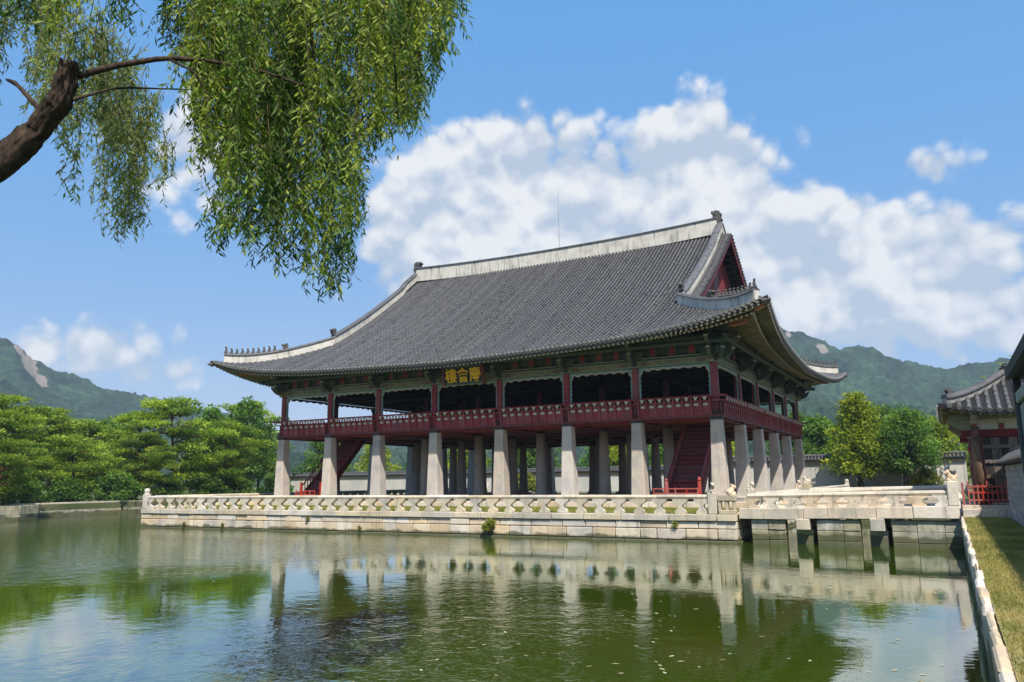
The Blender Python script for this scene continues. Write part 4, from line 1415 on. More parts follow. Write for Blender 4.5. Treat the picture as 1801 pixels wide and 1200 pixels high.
for sgn in (1, -1):
    z_end = 21.86 + 0.36
    place('ridge_head', HEADM, roof, (rcx + sgn * (L_ - 0.05), rcy, z_end + 0.42), 0 if sgn > 0 else math.pi, (0.9, 1.1, 0.98))
    for side in ('front', 'back'):
        sg = sgn if side == 'front' else -sgn
        uD = 14.72
        dtop, dbot = HY - 0.1, HX - uD + 0.15
        pts = []
        for k in range(21):
            D = dtop + (dbot - dtop) * k / 20
            p = surf(side, sg * uD, D, 0.0)
            pts.append((p[0] + 0.0, p[1], p[2] + (0.25 * (1 - k / 20) if k < 4 else 0)))
        ridge_strip('descending_ridge', pts, 0.42, 0.72, roof, bury=0.0)
        foot = Vector(pts[-1])
        d = Vector((pts[-1][0] - pts[-4][0], pts[-1][1] - pts[-4][1], 0))
        place('dragon_head', DRAG, roof, foot + Vector((0, 0, 0.86)), math.atan2(d.y, d.x), (0.9, 0.9, 0.9))
        # hip ridge
        cn = (sgn, -1 if side == 'front' else 1)
        pts = []
        for k in range(25):
            D = 6.75 + (0.72 - 6.75) * k / 24
            p = Vector((rcx + cn[0] * (HX - D), rcy + cn[1] * (HY - D), hsurf(D, D) + 0.02))
            pts.append(tuple(p))
        ridge_strip('hip_ridge', pts, 0.36, 0.55, roof, bury=0.12)
        dh = Vector(pts[-1]) - Vector(pts[-2])
        ra = math.atan2(dh.y, dh.x)
        for k in range(10):
            i = 24 - 0.4 - k * 1.15
            a = int(i)
            p = Vector(pts[a]).lerp(Vector(pts[min(a + 1, 24)]), i - a)
            place('roof_figure', FIG, roof, p + Vector((0, 0, 0.71)), ra, (1.15, 1.15, 1.0 + 0.12 * random.random() + (0.25 if k == 0 else 0)))
        p = Vector(pts[11])
        place('dragon_head', DRAG, roof, p + Vector((0, 0, 0.70)), ra, (0.9, 0.9, 0.8))
        # corner rafters under the hip
        q = MB()
        cor = lambda D, off: Vector((rcx + cn[0] * (HX - D), rcy + cn[1] * (HY - D), hsurf(D, D) + off))
        a, b_, c_ = cor(0.35, -0.36), cor(1.9, -0.58), cor(4.6, 0)
        c_.z = min(c_.z - 0.6, b_.z + 0.35)
        lat = Vector((-cn[1], cn[0], 0)).normalized()

        def beam(q, p0, p1, w, h0, h1):
            v = Vector((0, 0, 1))
            q.loft([[p0 + lat * w + v * h0, p0 - lat * w + v * h0, p0 - lat * w - v * h0, p0 + lat * w - v * h0], [p1 + lat * w + v * h1, p1 - lat * w + v * h1, p1 - lat * w - v * h1, p1 + lat * w - v * h1]])
        q.mi = 0
        beam(q, a.lerp(b_, 0.28), b_, 0.14, 0.14, 0.16)
        q.mi = 1
        beam(q, a, a.lerp(b_, 0.28), 0.15, 0.12, 0.145)
        o = part('corner_rafter', q, ['green_dark', 'orange_paint'], roof)
        recalc(o)
        q = MB()
        b2 = cor(1.55, -0.86)
        q.mi = 1
        beam(q, b2, b2.lerp(c_ - Vector((0, 0, .2)), 0.35), 0.15, 0.13, 0.19)
        q.mi = 0
        beam(q, b2.lerp(c_ - Vector((0, 0, .2)), 0.35), c_ - Vector((0, 0, .2)), 0.16, 0.19, 0.22)
        recalc(part('corner_rafter', q, ['green_dark', 'orange_paint'], roof))
        # clay head on the corner tip
        t_ = cor(0.10, -0.32)
        part('corner_head', MB().sphere(t_, (0.2, 0.2, 0.17), 8, 6).sphere(t_ + Vector((cn[0] * .16, cn[1] * .16, .03)), (0.12, 0.12, 0.09), 7, 5), 'ornament', roof)
        # verge: short tiles laid sideways over the gable edge, with a barge board below
        q = MB()
        D = 6.2
        while D < HY - 0.1:
            p = Vector(surf(side, sg * (VERGE - 0.75), D, 0.0))
            p2 = Vector(surf(side, sg * (VERGE + 0.05), D, 0.02))
            q.mi = 0
            q.tube([p, p2], [0.085, 0.098], 6)
            D += 0.27
        st = part('verge_tiles', q, 'roof_tile', roof)
        st['kind'] = 'stuff'
        q = MB()
        ring = []
        for k in range(18):
            D = 6.0 + (HY - 6.0) * k / 17
            p = Vector(surf(side, sg * (VERGE - 0.12), D, 0))
            e_ = Vector((sgn * 0.05, 0, 0))
            ring.append([p - e_ + Vector((0, 0, -.07)), p + e_ + Vector((0, 0, -.07)), p + e_ + Vector((0, 0, -.62)), p - e_ + Vector((0, 0, -.62))])
        q.loft(ring)
        recalc(part('barge_board', q, 'red_dark', roof))
        for k in range(22):
            D = 6.4 + (HY - 6.6) * k / 21
            p = Vector(surf(side, sg * (VERGE - 1.35), D, -0.14))
            p2 = Vector(surf(side, sg * (VERGE - 0.02), D, -0.12))
            part('verge_rafter', MB().obox((p + p2) / 2, (p2 - p) / 2, (0, 0.06, 0), (0, 0, 0.06)), 'green_dark', roof)
    # gable wall of vertical boards
    gx = rcx + sgn * (VERGE - 1.28)
    nb = 30
    for k in range(nb):
        y0 = rcy - 11.2 + 22.4 * k / nb
        y1 = y0 + 22.4 / nb - 0.02
        zt = lambda y: hsurf(HY - abs(y - rcy), 30) - 0.10
        zb_ = 13.2
        pl = [(y0, zb_), (y1, zb_), (y1, max(zb_ + .05, zt(y1))), (y0, max(zb_ + .05, zt(y0)))]
        part('gable_board', MB().prism(pl, 'x', gx - 0.05 + 0.015 * (k % 2), gx + 0.05 + 0.015 * (k % 2)), 'red_gable', roof)
# lightning rod
rod = MB().tube([(rcx + 0.62, rcy, 22.7), (rcx + 0.62, rcy, 28.4)], [0.028, 0.014], 6).lathe([(0.10, 0), (0.07, 0.12), (0.03, 0.2)], (rcx + 0.62, rcy, 22.74), 8)
part('lightning_rod', rod, 'metal_grey', roof)

# ------------------------------------------------------------------ stairs
def stairs(xc):
    w = 0.95
    n = 18
    y0, y1, z0, z1 = 0.75, 6.0, FZ, 6.75
    st = part('staircase', MB().box(xc - w - 0.12, xc + w + 0.12, y0 - 0.25, y0 + 0.1, z0 + 0.001, z0 + 0.10), 'red_dark', pav)
    dy, dz = (y1 - y0) / n, (z1 - z0 - 0.1) / n
    for i in range(n):
        part('tread', MB().cbox(xc - w, xc + w, y0 + i * dy - 0.03, y0 + (i + 1) * dy + 0.03, z0 + 0.1 + (i + 1) * dz - 0.05, z0 + 0.1 + (i + 1) * dz, 0.008), 'red_paint', st)
        part('riser', MB().box(xc - w, xc + w, y0 + i * dy, y0 + i * dy + 0.03, z0 + 0.1 + i * dz, z0 + 0.1 + (i + 1) * dz - 0.051), 'red_dark', st)
    for s in (-1, 1):
        xx = xc + s * (w + 0.06)
        q = MB().prism([(y0 - 0.1, z0 + 0.1), (y0 + 0.35, z0 + 0.1), (y1, z1 - 0.35), (y1, z1), (y0 - 0.1, z0 + 0.45)], 'x', xx - 0.05, xx + 0.05)
        recalc(part('stringer', q, 'red_dark', st))
        part('handrail', MB().tube([(xx, y0, z0 + 1.15), (xx, y1, z1 + 0.75)], 0.055, 7), 'red_paint', st)
        for i in range(0, n + 1, 1):
            y = y0 + (y1 - y0) * i / n
            z = z0 + 0.4 + (z1 - z0 - 0.4) * i / n
            part('banister', MB().box(xx - 0.03, xx + 0.03, y - 0.03, y + 0.03, z, z + 0.72), 'red_paint', st)
        q = MB().cbox(xx - 0.09, xx + 0.09, y0 - 0.22, y0 - 0.04, z0 + 0.1, z0 + 1.15, 0.02).lathe([(0.06, 0), (0.11, 0.08), (0.09, 0.2), (0.03, 0.27)], (xx, y0 - 0.13, z0 + 1.15), 8)
        part('newel_post', q, 'red_bright', st)
    return st


stairs(-2.42)
stairs(XC[0] + 2.42)


def barrier(xc, w, y, label):
    t = thing('barrier', (xc, y, FZ), label, 'barrier')
    for zz_ in (0.18, 0.45, 0.72):
        part('bar', MB().cbox(xc - w, xc + w, y - 0.03, y + 0.03, FZ + zz_ - 0.035, FZ + zz_ + 0.035, 0.008), 'red_bright', t)
    for k in range(5):
        x = xc - w + 2 * w * k / 4
        part('upright', MB().cbox(x - 0.035, x + 0.035, y - 0.04, y + 0.04, FZ + 0.002, FZ + 0.78, 0.008), 'red_bright', t)
    for k in range(4):
        x = xc - w + 2 * w * (k + 0.5) / 4
        part('infill_panel', MB().box(x - w / 4 + 0.04, x + w / 4 - 0.04, y - 0.01, y + 0.01, FZ + 0.215, FZ + 0.415), 'red_bright', t)


barrier(-2.75, 1.35, 0.15, 'bright red low barrier closing the foot of the right staircase')
barrier(XC[0] + 2.3, 0.95, 0.15, 'bright red low barrier closing the foot of the left staircase')

# ------------------------------------------------------------------ name board
sg_x0, sg_x1 = -18.15, -14.85
sgn_t = thing('signboard', ((sg_x0 + sg_x1) / 2, -1.65, 9.45), 'black name board with three yellow characters hung under the eave', 'signboard')
tilt = R(14)
cz, cyb = 9.98, -1.72
nv = Vector((0, -math.cos(tilt), -math.sin(tilt)))
uv = Vector((0, -math.sin(tilt), math.cos(tilt)))
cc = Vector(((sg_x0 + sg_x1) / 2, cyb, cz))
part('board', MB().obox(cc, (1.45, 0, 0), uv * 0.50, nv * 0.04), 'sign_black', sgn_t)
for s in (-1, 1):
    part('frame_side', MB().obox(cc + Vector((s * 1.56, 0, -0.06)), (0.09, 0, 0), uv * 0.66, nv * 0.07), 'red_dark', sgn_t)
    part('frame_edge', MB().obox(cc + uv * s * 0.57, (1.47, 0, 0), uv * 0.07, nv * 0.075), 'green_dark', sgn_t)
for i, ch in enumerate('樓會慶'):
    cu = bpy.data.curves.new('glyph', 'FONT')
    cu.body = ch
    cu.size = 1.04
    cu.align_x = 'CENTER'
    cu.offset = 0.010
    cu.extrude = 0.012
    to = bpy.data.objects.new('glyph', cu)
    COL.objects.link(to)
    dg = bpy.context.evaluated_depsgraph_get()
    gm = bpy.data.meshes.new_from_object(to.evaluated_get(dg))
    bpy.data.objects.remove(to)
    arr = np.array([v.co[:] for v in gm.vertices])
    mid = (arr.min(0) + arr.max(0)) / 2
    for v in gm.vertices:
        lx, ly, lz = v.co.x - mid[0], v.co.y - mid[1], v.co.z
        v.co = Vector((lx * 0.92, 0, 0)) + uv * ly + nv * lz
    gm.materials.clear()
    gm.materials.append(MATS['gold'])
    place('character', gm, sgn_t, cc + Vector(((i - 1) * 0.96, 0, 0)) + nv * 0.055)
for s in (-1, 1):
    part('hanger', MB().tube([cc + Vector((s * 1.2, 0.1, 0.55)), cc + Vector((s * 1.2, 0.5, 0.85))], 0.025, 6), 'metal_dark', sgn_t)

# ================================================================== GATE, WALLS ON THE RIGHT
gt = thing('gate', (13.9, -6.2, 1.2), 'small tiled palace gate with red timbers at the end of the bridge', 'gate')
GX0, GX1, GY0, GY1 = 12.75, 15.6, -8.7, -3.3
for i in range(3):
    x0 = 12.0 + i * 0.62
    part('step_stone', MB().cbox(x0, x0 + 0.61, -9.75, -8.9, 1.2, 1.56, 0.015), 'granite', gt)
part('base', MB().cbox(12.0, 16.4, -9.1, -2.6, 1.1, 1.70, 0.02), 'granite', gt)
for x in (GX0, GX1):
    for y in (GY0, (GY0 + GY1) / 2, GY1):
        q = MB().lathe([(0.20, 0), (0.20, 2.0), (0.18, 3.15)], (x, y, 1.70), 12)
        part('post', q, 'wood_weathered', gt, True)
for y in (GY0, GY1):
    part('tie_beam', MB().cbox(GX0 - 0.5, GX1 + 0.5, y - 0.11, y + 0.11, 4.42, 4.72, 0.015), 'red_dark', gt)
    part('upper_beam', MB().cbox(GX0 - 0.9, GX1 + 0.9, y - 0.12, y + 0.12, 5.16, 5.36, 0.015), 'olive', gt)
    for k in range(4):
        x = GX0 + (GX1 - GX0) * k / 3
        part('strut', MB().cbox(x - 0.09, x + 0.09, y - 0.10, y + 0.10, 4.72, 5.16, 0.015), 'red_paint', gt)
        part('strut_cap', MB().box(x - 0.1, x + 0.1, y - 0.115, y - 0.105, 4.98, 5.15), 'cream', gt)
    part('infill_board', MB().box(GX0, GX1, y - 0.03, y + 0.03, 4.73, 5.15), 'cream', gt)
for x in (GX0, GX1):
    part('tie_beam', MB().cbox(x - 0.11, x + 0.11, GY0 - 0.5, GY1 + 0.5, 4.40, 4.70, 0.015), 'red_dark', gt)
    part('upper_beam', MB().cbox(x - 0.12, x + 0.12, GY0 - 0.9, GY1 + 0.9, 5.14, 5.34, 0.015), 'olive', gt)
for s in (-1, 1):                      # carved corner brackets under the eave
    q = MB().prism([(GX0 - 1.0, 5.15), (GX0 - 0.15, 5.15), (GX0 - 0.15, 4.35), (GX0 - 0.32, 4.40), (GX0 - 0.5, 4.75), (GX0 - 0.75, 4.88)], 'y', GY0 - 0.10 if s < 0 else GY1 - 0.1, GY0 + 0.10 if s < 0 else GY1 + 0.1)
    recalc(part('eave_bracket', q, 'olive', gt))
# open plank door leaf facing the bank, with battens
dl = part('door_leaf', MB().box(13.0, 13.02, -8.60, -8.58, 1.78, 1.80), 'wood_dark', gt)
for k in range(5):
    x = 12.98 + k * 0.30
    part('plank', MB().cbox(x, x + 0.292, -8.92, -8.86, 1.80, 4.38, 0.006), 'wood_weathered' if k % 2 else 'wood_dark', dl)
for z in (2.15, 2.75, 3.35, 3.95):
    part('batten', MB().cbox(12.98, 14.47, -8.99, -8.92, z, z + 0.14, 0.01), 'wood_weathered', dl)
    for k in range(5):
        part('stud', MB().sphere((13.12 + k * 0.3, -9.0, z + 0.07), 0.03, 6, 4), 'metal_dark', dl)
dl2 = part('door_leaf', MB().box(12.62, 12.64, -8.0, -7.98, 1.78, 1.80), 'red_dark', gt)
for k in range(5):
    y = -8.5 + k * 0.36
    part('plank', MB().cbox(12.52, 12.58, y, y + 0.352, 1.80, 4.38, 0.006), 'red_dark', dl2)
for z in (2.3, 3.1, 3.9):
    part('batten', MB().cbox(12.45, 12.52, -8.5, -6.7, z, z + 0.13, 0.01), 'red_paint', dl2)
part('door_frame', MB().cbox(12.92, 13.06, -8.8, -8.62, 1.71, 4.41, 0.01), 'red_paint', gt)
part('door_frame', MB().cbox(14.42, 14.58, -8.8, -8.62, 1.71, 4.41, 0.01), 'red_paint', gt)
# hipped tile roof of the gate
gx, gy = (GX0 + GX1) / 2, (GY0 + GY1) / 2
hx_, hy_ = 2.65, 3.85
rl_ = 1.35                             # half length of the ridge (along y)


def gsurf(side, u, D):
    """side 0: south (faces -y), 1: west, 2: north, 3: east"""
    h_ = hx_ if side in (0, 2) else hy_
    q_ = h_ - abs(u)
    z = 5.42 + 0.50 * D + 0.045 * D * D + 0.38 * max(0, 1 - q_ / 2.6) ** 2 * max(0, 1 - D / 2.2)
    return {0: (gx + u, gy - hy_ + D, z), 2: (gx - u, gy + hy_ - D, z), 1: (gx - hx_ + D, gy - u, z), 3: (gx + hx_ - D, gy + u, z)}[side]


groof = part('roof', MB().box(gx - 1.2, gx + 1.2, gy - 2.2, gy + 2.2, 5.36, 5.44), 'wood_dark', gt)
for side in range(4):
    h_ = hx_ if side in (0, 2) else hy_
    nU = 20
    G, Gb = [], []
    for i in range(nU + 1):
        u = -h_ + 2 * h_ * i / nU
        dm = min(h_ - abs(u), hx_)
        G.append([gsurf(side, u, dm * t / 8) for t in range(9)])
        Gb.append([tuple(Vector(gsurf(side, u, dm * t / 8)) - Vector((0, 0, 0.17))) for t in range(9)])
    q = MB()
    q.grid(G)
    q.mi = 1
    q.grid(Gb)
    q.mi = 0
    q.grid([[g[0] for g in G], [g[0] for g in Gb]])
    part('roof_slope', q, ['roof_base', 'soffit'], groof)
    n = int(2 * h_ / 0.34)
    for i in range(n + 1):
        u = -h_ + 0.06 + (2 * h_ - 0.12) * i / n
        dm = min(h_ - abs(u), hx_)
        if dm < 0.12:
            continue
        q = MB()
        m_ = max(1, int(dm / 0.33))
        lat = Vector(gsurf(side, u + 0.01, 0)) - Vector(gsurf(side, u, 0))
        lat = Vector((lat.x, lat.y, 0)).normalized()
        for k in range(m_):
            pa, pb = Vector(gsurf(side, u, dm * k / m_ - (0.05 if k == 0 else 0))), Vector(gsurf(side, u, dm * (k + 1) / m_))
            t = (pb - pa).normalized()
            nn = lat.cross(t).normalized()
            nn = nn if nn.z > 0 else -nn
            q.loft([[p + nn * (math.sin(th) * r_ + .01) + lat * math.cos(th) * r_ for th in [math.pi * w / 5 for w in range(6)]] for p, r_ in ((pa, 0.095), (pb, 0.078))], cap=False, closed=False)
            if k == 0:
                q.mi = 1
                q.loft([[pa + t * s + (nn * math.sin(2 * math.pi * w / 9) + lat * math.cos(2 * math.pi * w / 9)) * 0.10 for w in range(9)] for s in (-0.01, 0.05)])
                q.mi = 0
                c2 = pa + lat * 0.17 - nn * 0.03
                q.add([c2 - lat * 0.11, c2 + lat * 0.11, c2 + lat * 0.08 - nn * 0.10, c2 - nn * 0.13, c2 - lat * 0.08 - nn * 0.10], [(0, 1, 2, 3, 4)])
        part('tile_row', q, ['roof_tile', 'tile_end'], groof)
        if i % 1 == 0:
            pa, pb = Vector(gsurf(side, u * 0.985, 0.10)), Vector(gsurf(side, u * 0.80, min(1.2, max(dm, .3))))
            o_ = Vector((0, 0, 0.24))
            part('rafter', MB().tube([pa - o_, pb - o_ * 1.2], 0.05, 6), 'olive', groof)
ridge_strip('hip_ridge', [(gx, gy - rl_, 7.09), (gx, gy, 7.05), (gx, gy + rl_, 7.09)], 0.30, 0.26, groof, ('tile_end', 'roof_tile'))
for a in (-1, 1):
    place('ridge_head', HEADM, groof, (gx, gy + a * rl_, 7.30), a * math.pi / 2, (0.30, 0.30, 0.22))
    for c in (-1, 1):
        pts = []
        for k in range(12):
            D = hx_ - 0.15 - (hx_ - 0.40) * k / 11
            p = gsurf(0 if a < 0 else 2, (c if a < 0 else -c) * (hx_ - D), D)
            pts.append((p[0], p[1], p[2] + 0.02))
        ridge_strip('hip_ridge', pts, 0.24, 0.16, groof, ('tile_end', 'roof_tile'))
        place('dragon_head', DRAG, groof, Vector(pts[-2]) + Vector((0, 0, 0.28)), math.atan2(a, c), (0.55, 0.55, 0.5))

# red picket barrier in front of the gate
rb = thing('barrier', (12.9, -9.2, 1.7), 'low red barrier standing in front of the gate by the bridge end', 'barrier')
for z in (1.86, 2.16, 2.40):
    part('bar', MB().cbox(12.28, 13.62, -9.05, -8.99, z, z + 0.07, 0.008), 'red_bright', rb)
for k in range(9):
    x = 12.28 + k * 0.167
    part('picket', MB().cbox(x - 0.025, x + 0.025, -9.06, -9.0 + 0.02, 1.705, 2.52 if k % 4 else 2.66, 0.006), 'red_bright', rb)
part('bar', MB().cbox(12.05, 12.11, -9.02, -7.6, 2.40, 2.47, 0.008), 'red_bright', rb)
part('picket', MB().cbox(12.04, 12.13, -9.08, -8.98, 1.705, 2.60, 0.008), 'red_bright', rb)


def brick_wall(label, x, y0, y1, z0, z1, cap_w=0.62, name='brick_wall'):
    """wall along y with courses of separate bricks on its west face and a small tiled roof"""
    t = thing(name, (x + 0.3, (y0 + y1) / 2, z0), label, 'wall')
    part('core', MB().box(x + 0.03, x + 0.55, y0, y1, z0 - 0.1, z1), 'mortar', t)
    n = int((z1 - z0) / 0.215)
    rest = MB()
    for r in range(n):
        z = z0 + (z1 - z0) * r / n
        ze = z0 + (z1 - z0) * (r + 1) / n
        y = y0 - random.uniform(0, 0.3)
        while y < y1 - 0.03:
            l = random.uniform(0.42, 0.62)
            a, b_ = max(y, y0), min(y + l, y1)
            if b_ - a > 0.05:
                q = MB() if a > y1 - 8.5 else rest
                q.cbox(x + random.uniform(-0.008, 0.008), x + 0.2, a + 0.012, b_ - 0.012, z + 0.012, ze - 0.012, 0.012, 0.004)
                if q is not rest:
                    part('brick', q, 'brick_grey', t)
            y += l
    if rest.v:
        part('bricks', rest, 'brick_grey', t)['kind'] = 'stuff'
    cp_ = part('coping', MB().prism([(x - 0.16, z1 + 0.02), (x + 0.74, z1 + 0.02), (x + 0.74, z1 + 0.12), (x + 0.29, z1 + 0.50), (x - 0.16, z1 + 0.12)], 'y', y0 - 0.05, y1 + 0.05), 'roof_base', t)
    y = y0 + 0.1
    while y < y1:
        for s in (-1, 1):
            xa, xb = x + 0.29, x + 0.29 + s * 0.49
            part('cap_tile', MB().tube([(xa, y, z1 + 0.52), (xb, y, z1 + 0.12)], [0.065, 0.085], 6), 'roof_tile', cp_)
        y += 0.33
    part('cap_ridge', MB().tube([(x + 0.29, y0 - 0.05, z1 + 0.56), (x + 0.29, y1 + 0.05, z1 + 0.56)], 0.10, 8), 'roof_tile', cp_)
    return t


brick_wall('grey brick wall with a tiled coping running from the gate along the lawn', 13.62, -46, -9.2, 1.2, 3.25)
# roofed notice board on the bank, cut by the right edge of the view
nb2 = thing('notice_board', (12.2, -41.0, 1.25), 'dark framed notice board with a small roof, cut off by the right border', 'notice board')
for y in (-39.75, -42.5):
    part('post', MB().cbox(12.13, 12.18, y - 0.03, y + 0.03, 1.2, 3.58, 0.008), 'metal_dark', nb2)
part('panel', MB().box(12.15, 12.18, -42.45, -39.87, 1.9, 3.36), 'brick_grey', nb2)
part('inner_frame', MB().cbox(12.135, 12.195, -39.89, -39.84, 1.85, 3.38, 0.008), 'cap_dark', nb2)
part('top_frame', MB().cbox(12.135, 12.195, -42.45, -39.82, 3.38, 3.46, 0.008), 'brick_grey', nb2)
part('bottom_frame', MB().cbox(12.135, 12.195, -42.45, -39.82, 1.80, 1.88, 0.008), 'metal_dark', nb2)
part('roof', MB().prism([(12.10, 3.57), (12.42, 3.57), (12.42, 3.60), (12.27, 3.72), (12.10, 3.64)], 'y', -42.65, -39.62), 'cap_dark', nb2)

# ================================================================== WALLS BEHIND THE POND
def plaster_wall(label, x0, x1, y, z0, z1, seg=3.0):
    t = thing('palace_wall', ((x0 + x1) / 2, y, z0), label, 'wall')
    x = x0
    while x < x1 - 0.05:
        xe = min(x + seg, x1)
        part('wall_panel', MB().cbox(x + 0.01, xe - 0.01, y, y + 0.5, z0, z1 - 0.45, 0.015), 'wall_plaster', t)
        x = xe
    part('brick_band', MB().box(x0, x1, y - 0.02, y + 0.52, z1 - 0.445, z1 - 0.005), 'wall_pink', t)
    cp_ = part('coping', MB().prism([(y - 0.35, z1), (y + 0.85, z1), (y + 0.85, z1 + 0.1), (y + 0.25, z1 + 0.55), (y - 0.35, z1 + 0.1)], 'x', x0 - 0.1, x1 + 0.1), 'roof_base', t)
    q = MB()
    x = x0
    while x < x1:
        q.tube([(x, y + 0.25, z1 + 0.57), (x, y - 0.40, z1 + 0.12)], [0.08, 0.10], 6)
        x += 0.36
    q.tube([(x0 - 0.1, y + 0.25, z1 + 0.62), (x1 + 0.1, y + 0.25, z1 + 0.62)], 0.14, 8)
    o = part('cap_tiles', q, 'roof_tile', cp_)
    o['kind'] = 'stuff'
    return t


plaster_wall('pale plastered palace wall with tiled coping behind the trees at right', -14, 13.3, 48.5, 1.2, 4.65)
plaster_wall('pale plastered palace wall seen low between the columns', -95, -14.2, 62, 1.2, 4.0)
hb = thing('palace_wall', (14.5, 22, 1.2), 'plastered wall running back from the gate', 'wall')
for k in range(14):
    part('wall_panel', MB().cbox(14.2, 14.7, -2.5 + k * 3.64, -2.5 + (k + 1) * 3.64 - 0.02, 1.2, 3.6, 0.015), 'wall_plaster', hb)
part('coping', MB().prism([(13.9, 3.6), (15.0, 3.6), (15.0, 3.7), (14.45, 4.1), (13.9, 3.7)], 'y', -2.6, 48.4), 'roof_tile', hb)

# ================================================================== TREES
def tree_skeleton(q, h, r0, lean, seed, top=0.92, n=9):
    r = random.Random(seed)
    pts, rad = [], []
    x = y = 0.0
    for k in range(n + 1):
        t = k / n
        pts.append((lean[0] * t + 0.25 * math.sin(3 * t + seed) * t, lean[1] * t + 0.2 * math.cos(4 * t + seed) * t, h * top * t - 0.3 * (k == 0)))
        rad.append(r0 * (1.25 if k == 0 else 1) * (1 - 0.85 * t))
    q.tube(pts, rad, 8)
    return pts


def lerp_path(pts, t):
    f = t * (len(pts) - 1)
    i = min(int(f), len(pts) - 2)
    return Vector(pts[i]).lerp(Vector(pts[i + 1]), f - i)


def crown_from_clumps(clumps, n_per, size, seed, flat=False, tone_bias=0.0, aspect=0.55):
    """clumps: list of (center, radii). leaf faces spread through each clump's volume, denser at its skin"""
    r = np.random.default_rng(seed)
    B, Dr, Ln, Tn = [], [], [], []
    zs = np.array([c[2] for c, _ in clumps])
    for c, rad in clumps:
        n = max(12, int(n_per * (rad[0] * rad[1]) / 1.6))
        d = unit(r.normal(size=(n, 3)))
        rr = r.random(n) ** (0.45)
        p = np.array(c) + d * rr[:, None] * np.array(rad) * r.uniform(0.8, 1.15, (n, 1))
        B.append(p)
        dd = d * np.array([1, 1, 0.5]) + r.normal(0, 0.5, (n, 3)) + (np.array([0, 0, 0.35]) if flat else np.array([0, 0, -0.15]))
        Dr.append(dd)
        Ln.append(size * r.uniform(0.6, 1.35, n))
        base = r.uniform(0.15, 0.80) + tone_bias
        Tn.append(np.clip(base + r.normal(0, 0.16, n) + 0.22 * d[:, 2], 0, 1))  # leaves on each clump's upper side painted lighter, as if lit
    B, Dr, Ln, Tn = np.concatenate(B), np.concatenate(Dr), np.concatenate(Ln), np.concatenate(Tn)
    return leaves(B, Dr, Ln, Ln * aspect * r.uniform(0.7, 1.3, len(Ln))), Tn


def pine_kind(seed, h, spread, low=0.30):
    r = random.Random(seed)
    q = MB()
    pts = tree_skeleton(q, h, 0.30, (r.uniform(-1.6, 1.6), r.uniform(-1, 1)), seed)
    clumps = []
    nl = 19
    for i in range(nl):
        t = low + (0.97 - low) * i / (nl - 1)
        p = lerp_path(pts, min(t / 0.97, 1.0))
        a = i * 2.4 + r.uniform(-0.5, 0.5)
        L_ = spread * (0.45 + 0.62 * math.sin(math.pi * min(1, (1.08 - t) / 0.95)) ** 0.8) * r.uniform(0.7, 1.1) * (1.0 if t < 0.85 else 0.6)
        br = [p]
        for k in range(1, 5):
            s = k / 4
            br.append(p + Vector((math.cos(a + 0.3 * s) * L_ * s, math.sin(a + 0.3 * s) * L_ * s, L_ * (0.10 * s + 0.10 * math.sin(s * 3)))))
        q.tube(br, [0.10 * (1 - 0.8 * k / 4) + 0.01 for k in range(5)], 5)
        for s in (0.45, 0.72, 0.98):
            c = lerp_path(br, s) + Vector((r.uniform(-.5, .5), r.uniform(-.5, .5), r.uniform(0.0, 0.4)))
            w = r.uniform(0.85, 1.5) * spread / 4.2
            clumps.append((tuple(c), (w, w * r.uniform(.8, 1.1), w * r.uniform(0.20, 0.28))))
            if r.random() < 0.55:
                c2 = c + Vector((r.uniform(-1, 1), r.uniform(-1, 1), r.uniform(-.35, .35)))
                clumps.append((tuple(c2), (w * .7, w * .7, w * .24)))
    c = Vector(pts[-1])
    clumps.append((tuple(c + Vector((0, 0, .3))), (1.4, 1.4, 0.5)))
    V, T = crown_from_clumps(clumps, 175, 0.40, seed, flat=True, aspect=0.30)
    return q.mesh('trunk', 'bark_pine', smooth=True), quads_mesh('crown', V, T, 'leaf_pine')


def broad_kind(seed, h, w, leaf, lname, low=0.25, n_cl=46, per=120, bias=0.0, conic=0.0, bark='bark_dark'):
    r = random.Random(seed)
    q = MB()
    pts = tree_skeleton(q, h, 0.22 + h * 0.008, (r.uniform(-.6, .6), r.uniform(-.6, .6)), seed)
    clumps = []
    for i in range(n_cl):
        t = low + (1.0 - low) * (i + r.random()) / n_cl
        prof = math.sin(math.pi * min(1.0, 0.12 + 0.88 * ((t - low) / (1 - low)) ** (0.75))) ** 0.6
        prof = prof * (1 - conic) + conic * (1.05 - (t - low) / (1 - low))
        a = i * 2.4 + r.uniform(-.5, .5)
        R_ = w * max(0.10, prof) * r.uniform(0.35, 1.0)
        p = lerp_path(pts, max(0.12, min(0.98, t * 0.85)))
        c = Vector((p.x + math.cos(a) * R_, p.y + math.sin(a) * R_, h * t))
        if i % 2 == 0:
            b0 = lerp_path(pts, max(0.10, min(0.9, t * 0.62)))
            q.tube([b0, b0.lerp(c, 0.5) + Vector((0, 0, 0.25)), c], [0.07, 0.045, 0.015], 5)
        rr = r.uniform(0.55, 1.05) * w * 0.34
        clumps.append((tuple(c), (rr, rr, rr * r.uniform(0.6, 0.85))))
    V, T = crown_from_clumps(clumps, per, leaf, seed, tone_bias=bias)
    return q.mesh('trunk', bark, smooth=True), quads_mesh('crown', V, T, lname)


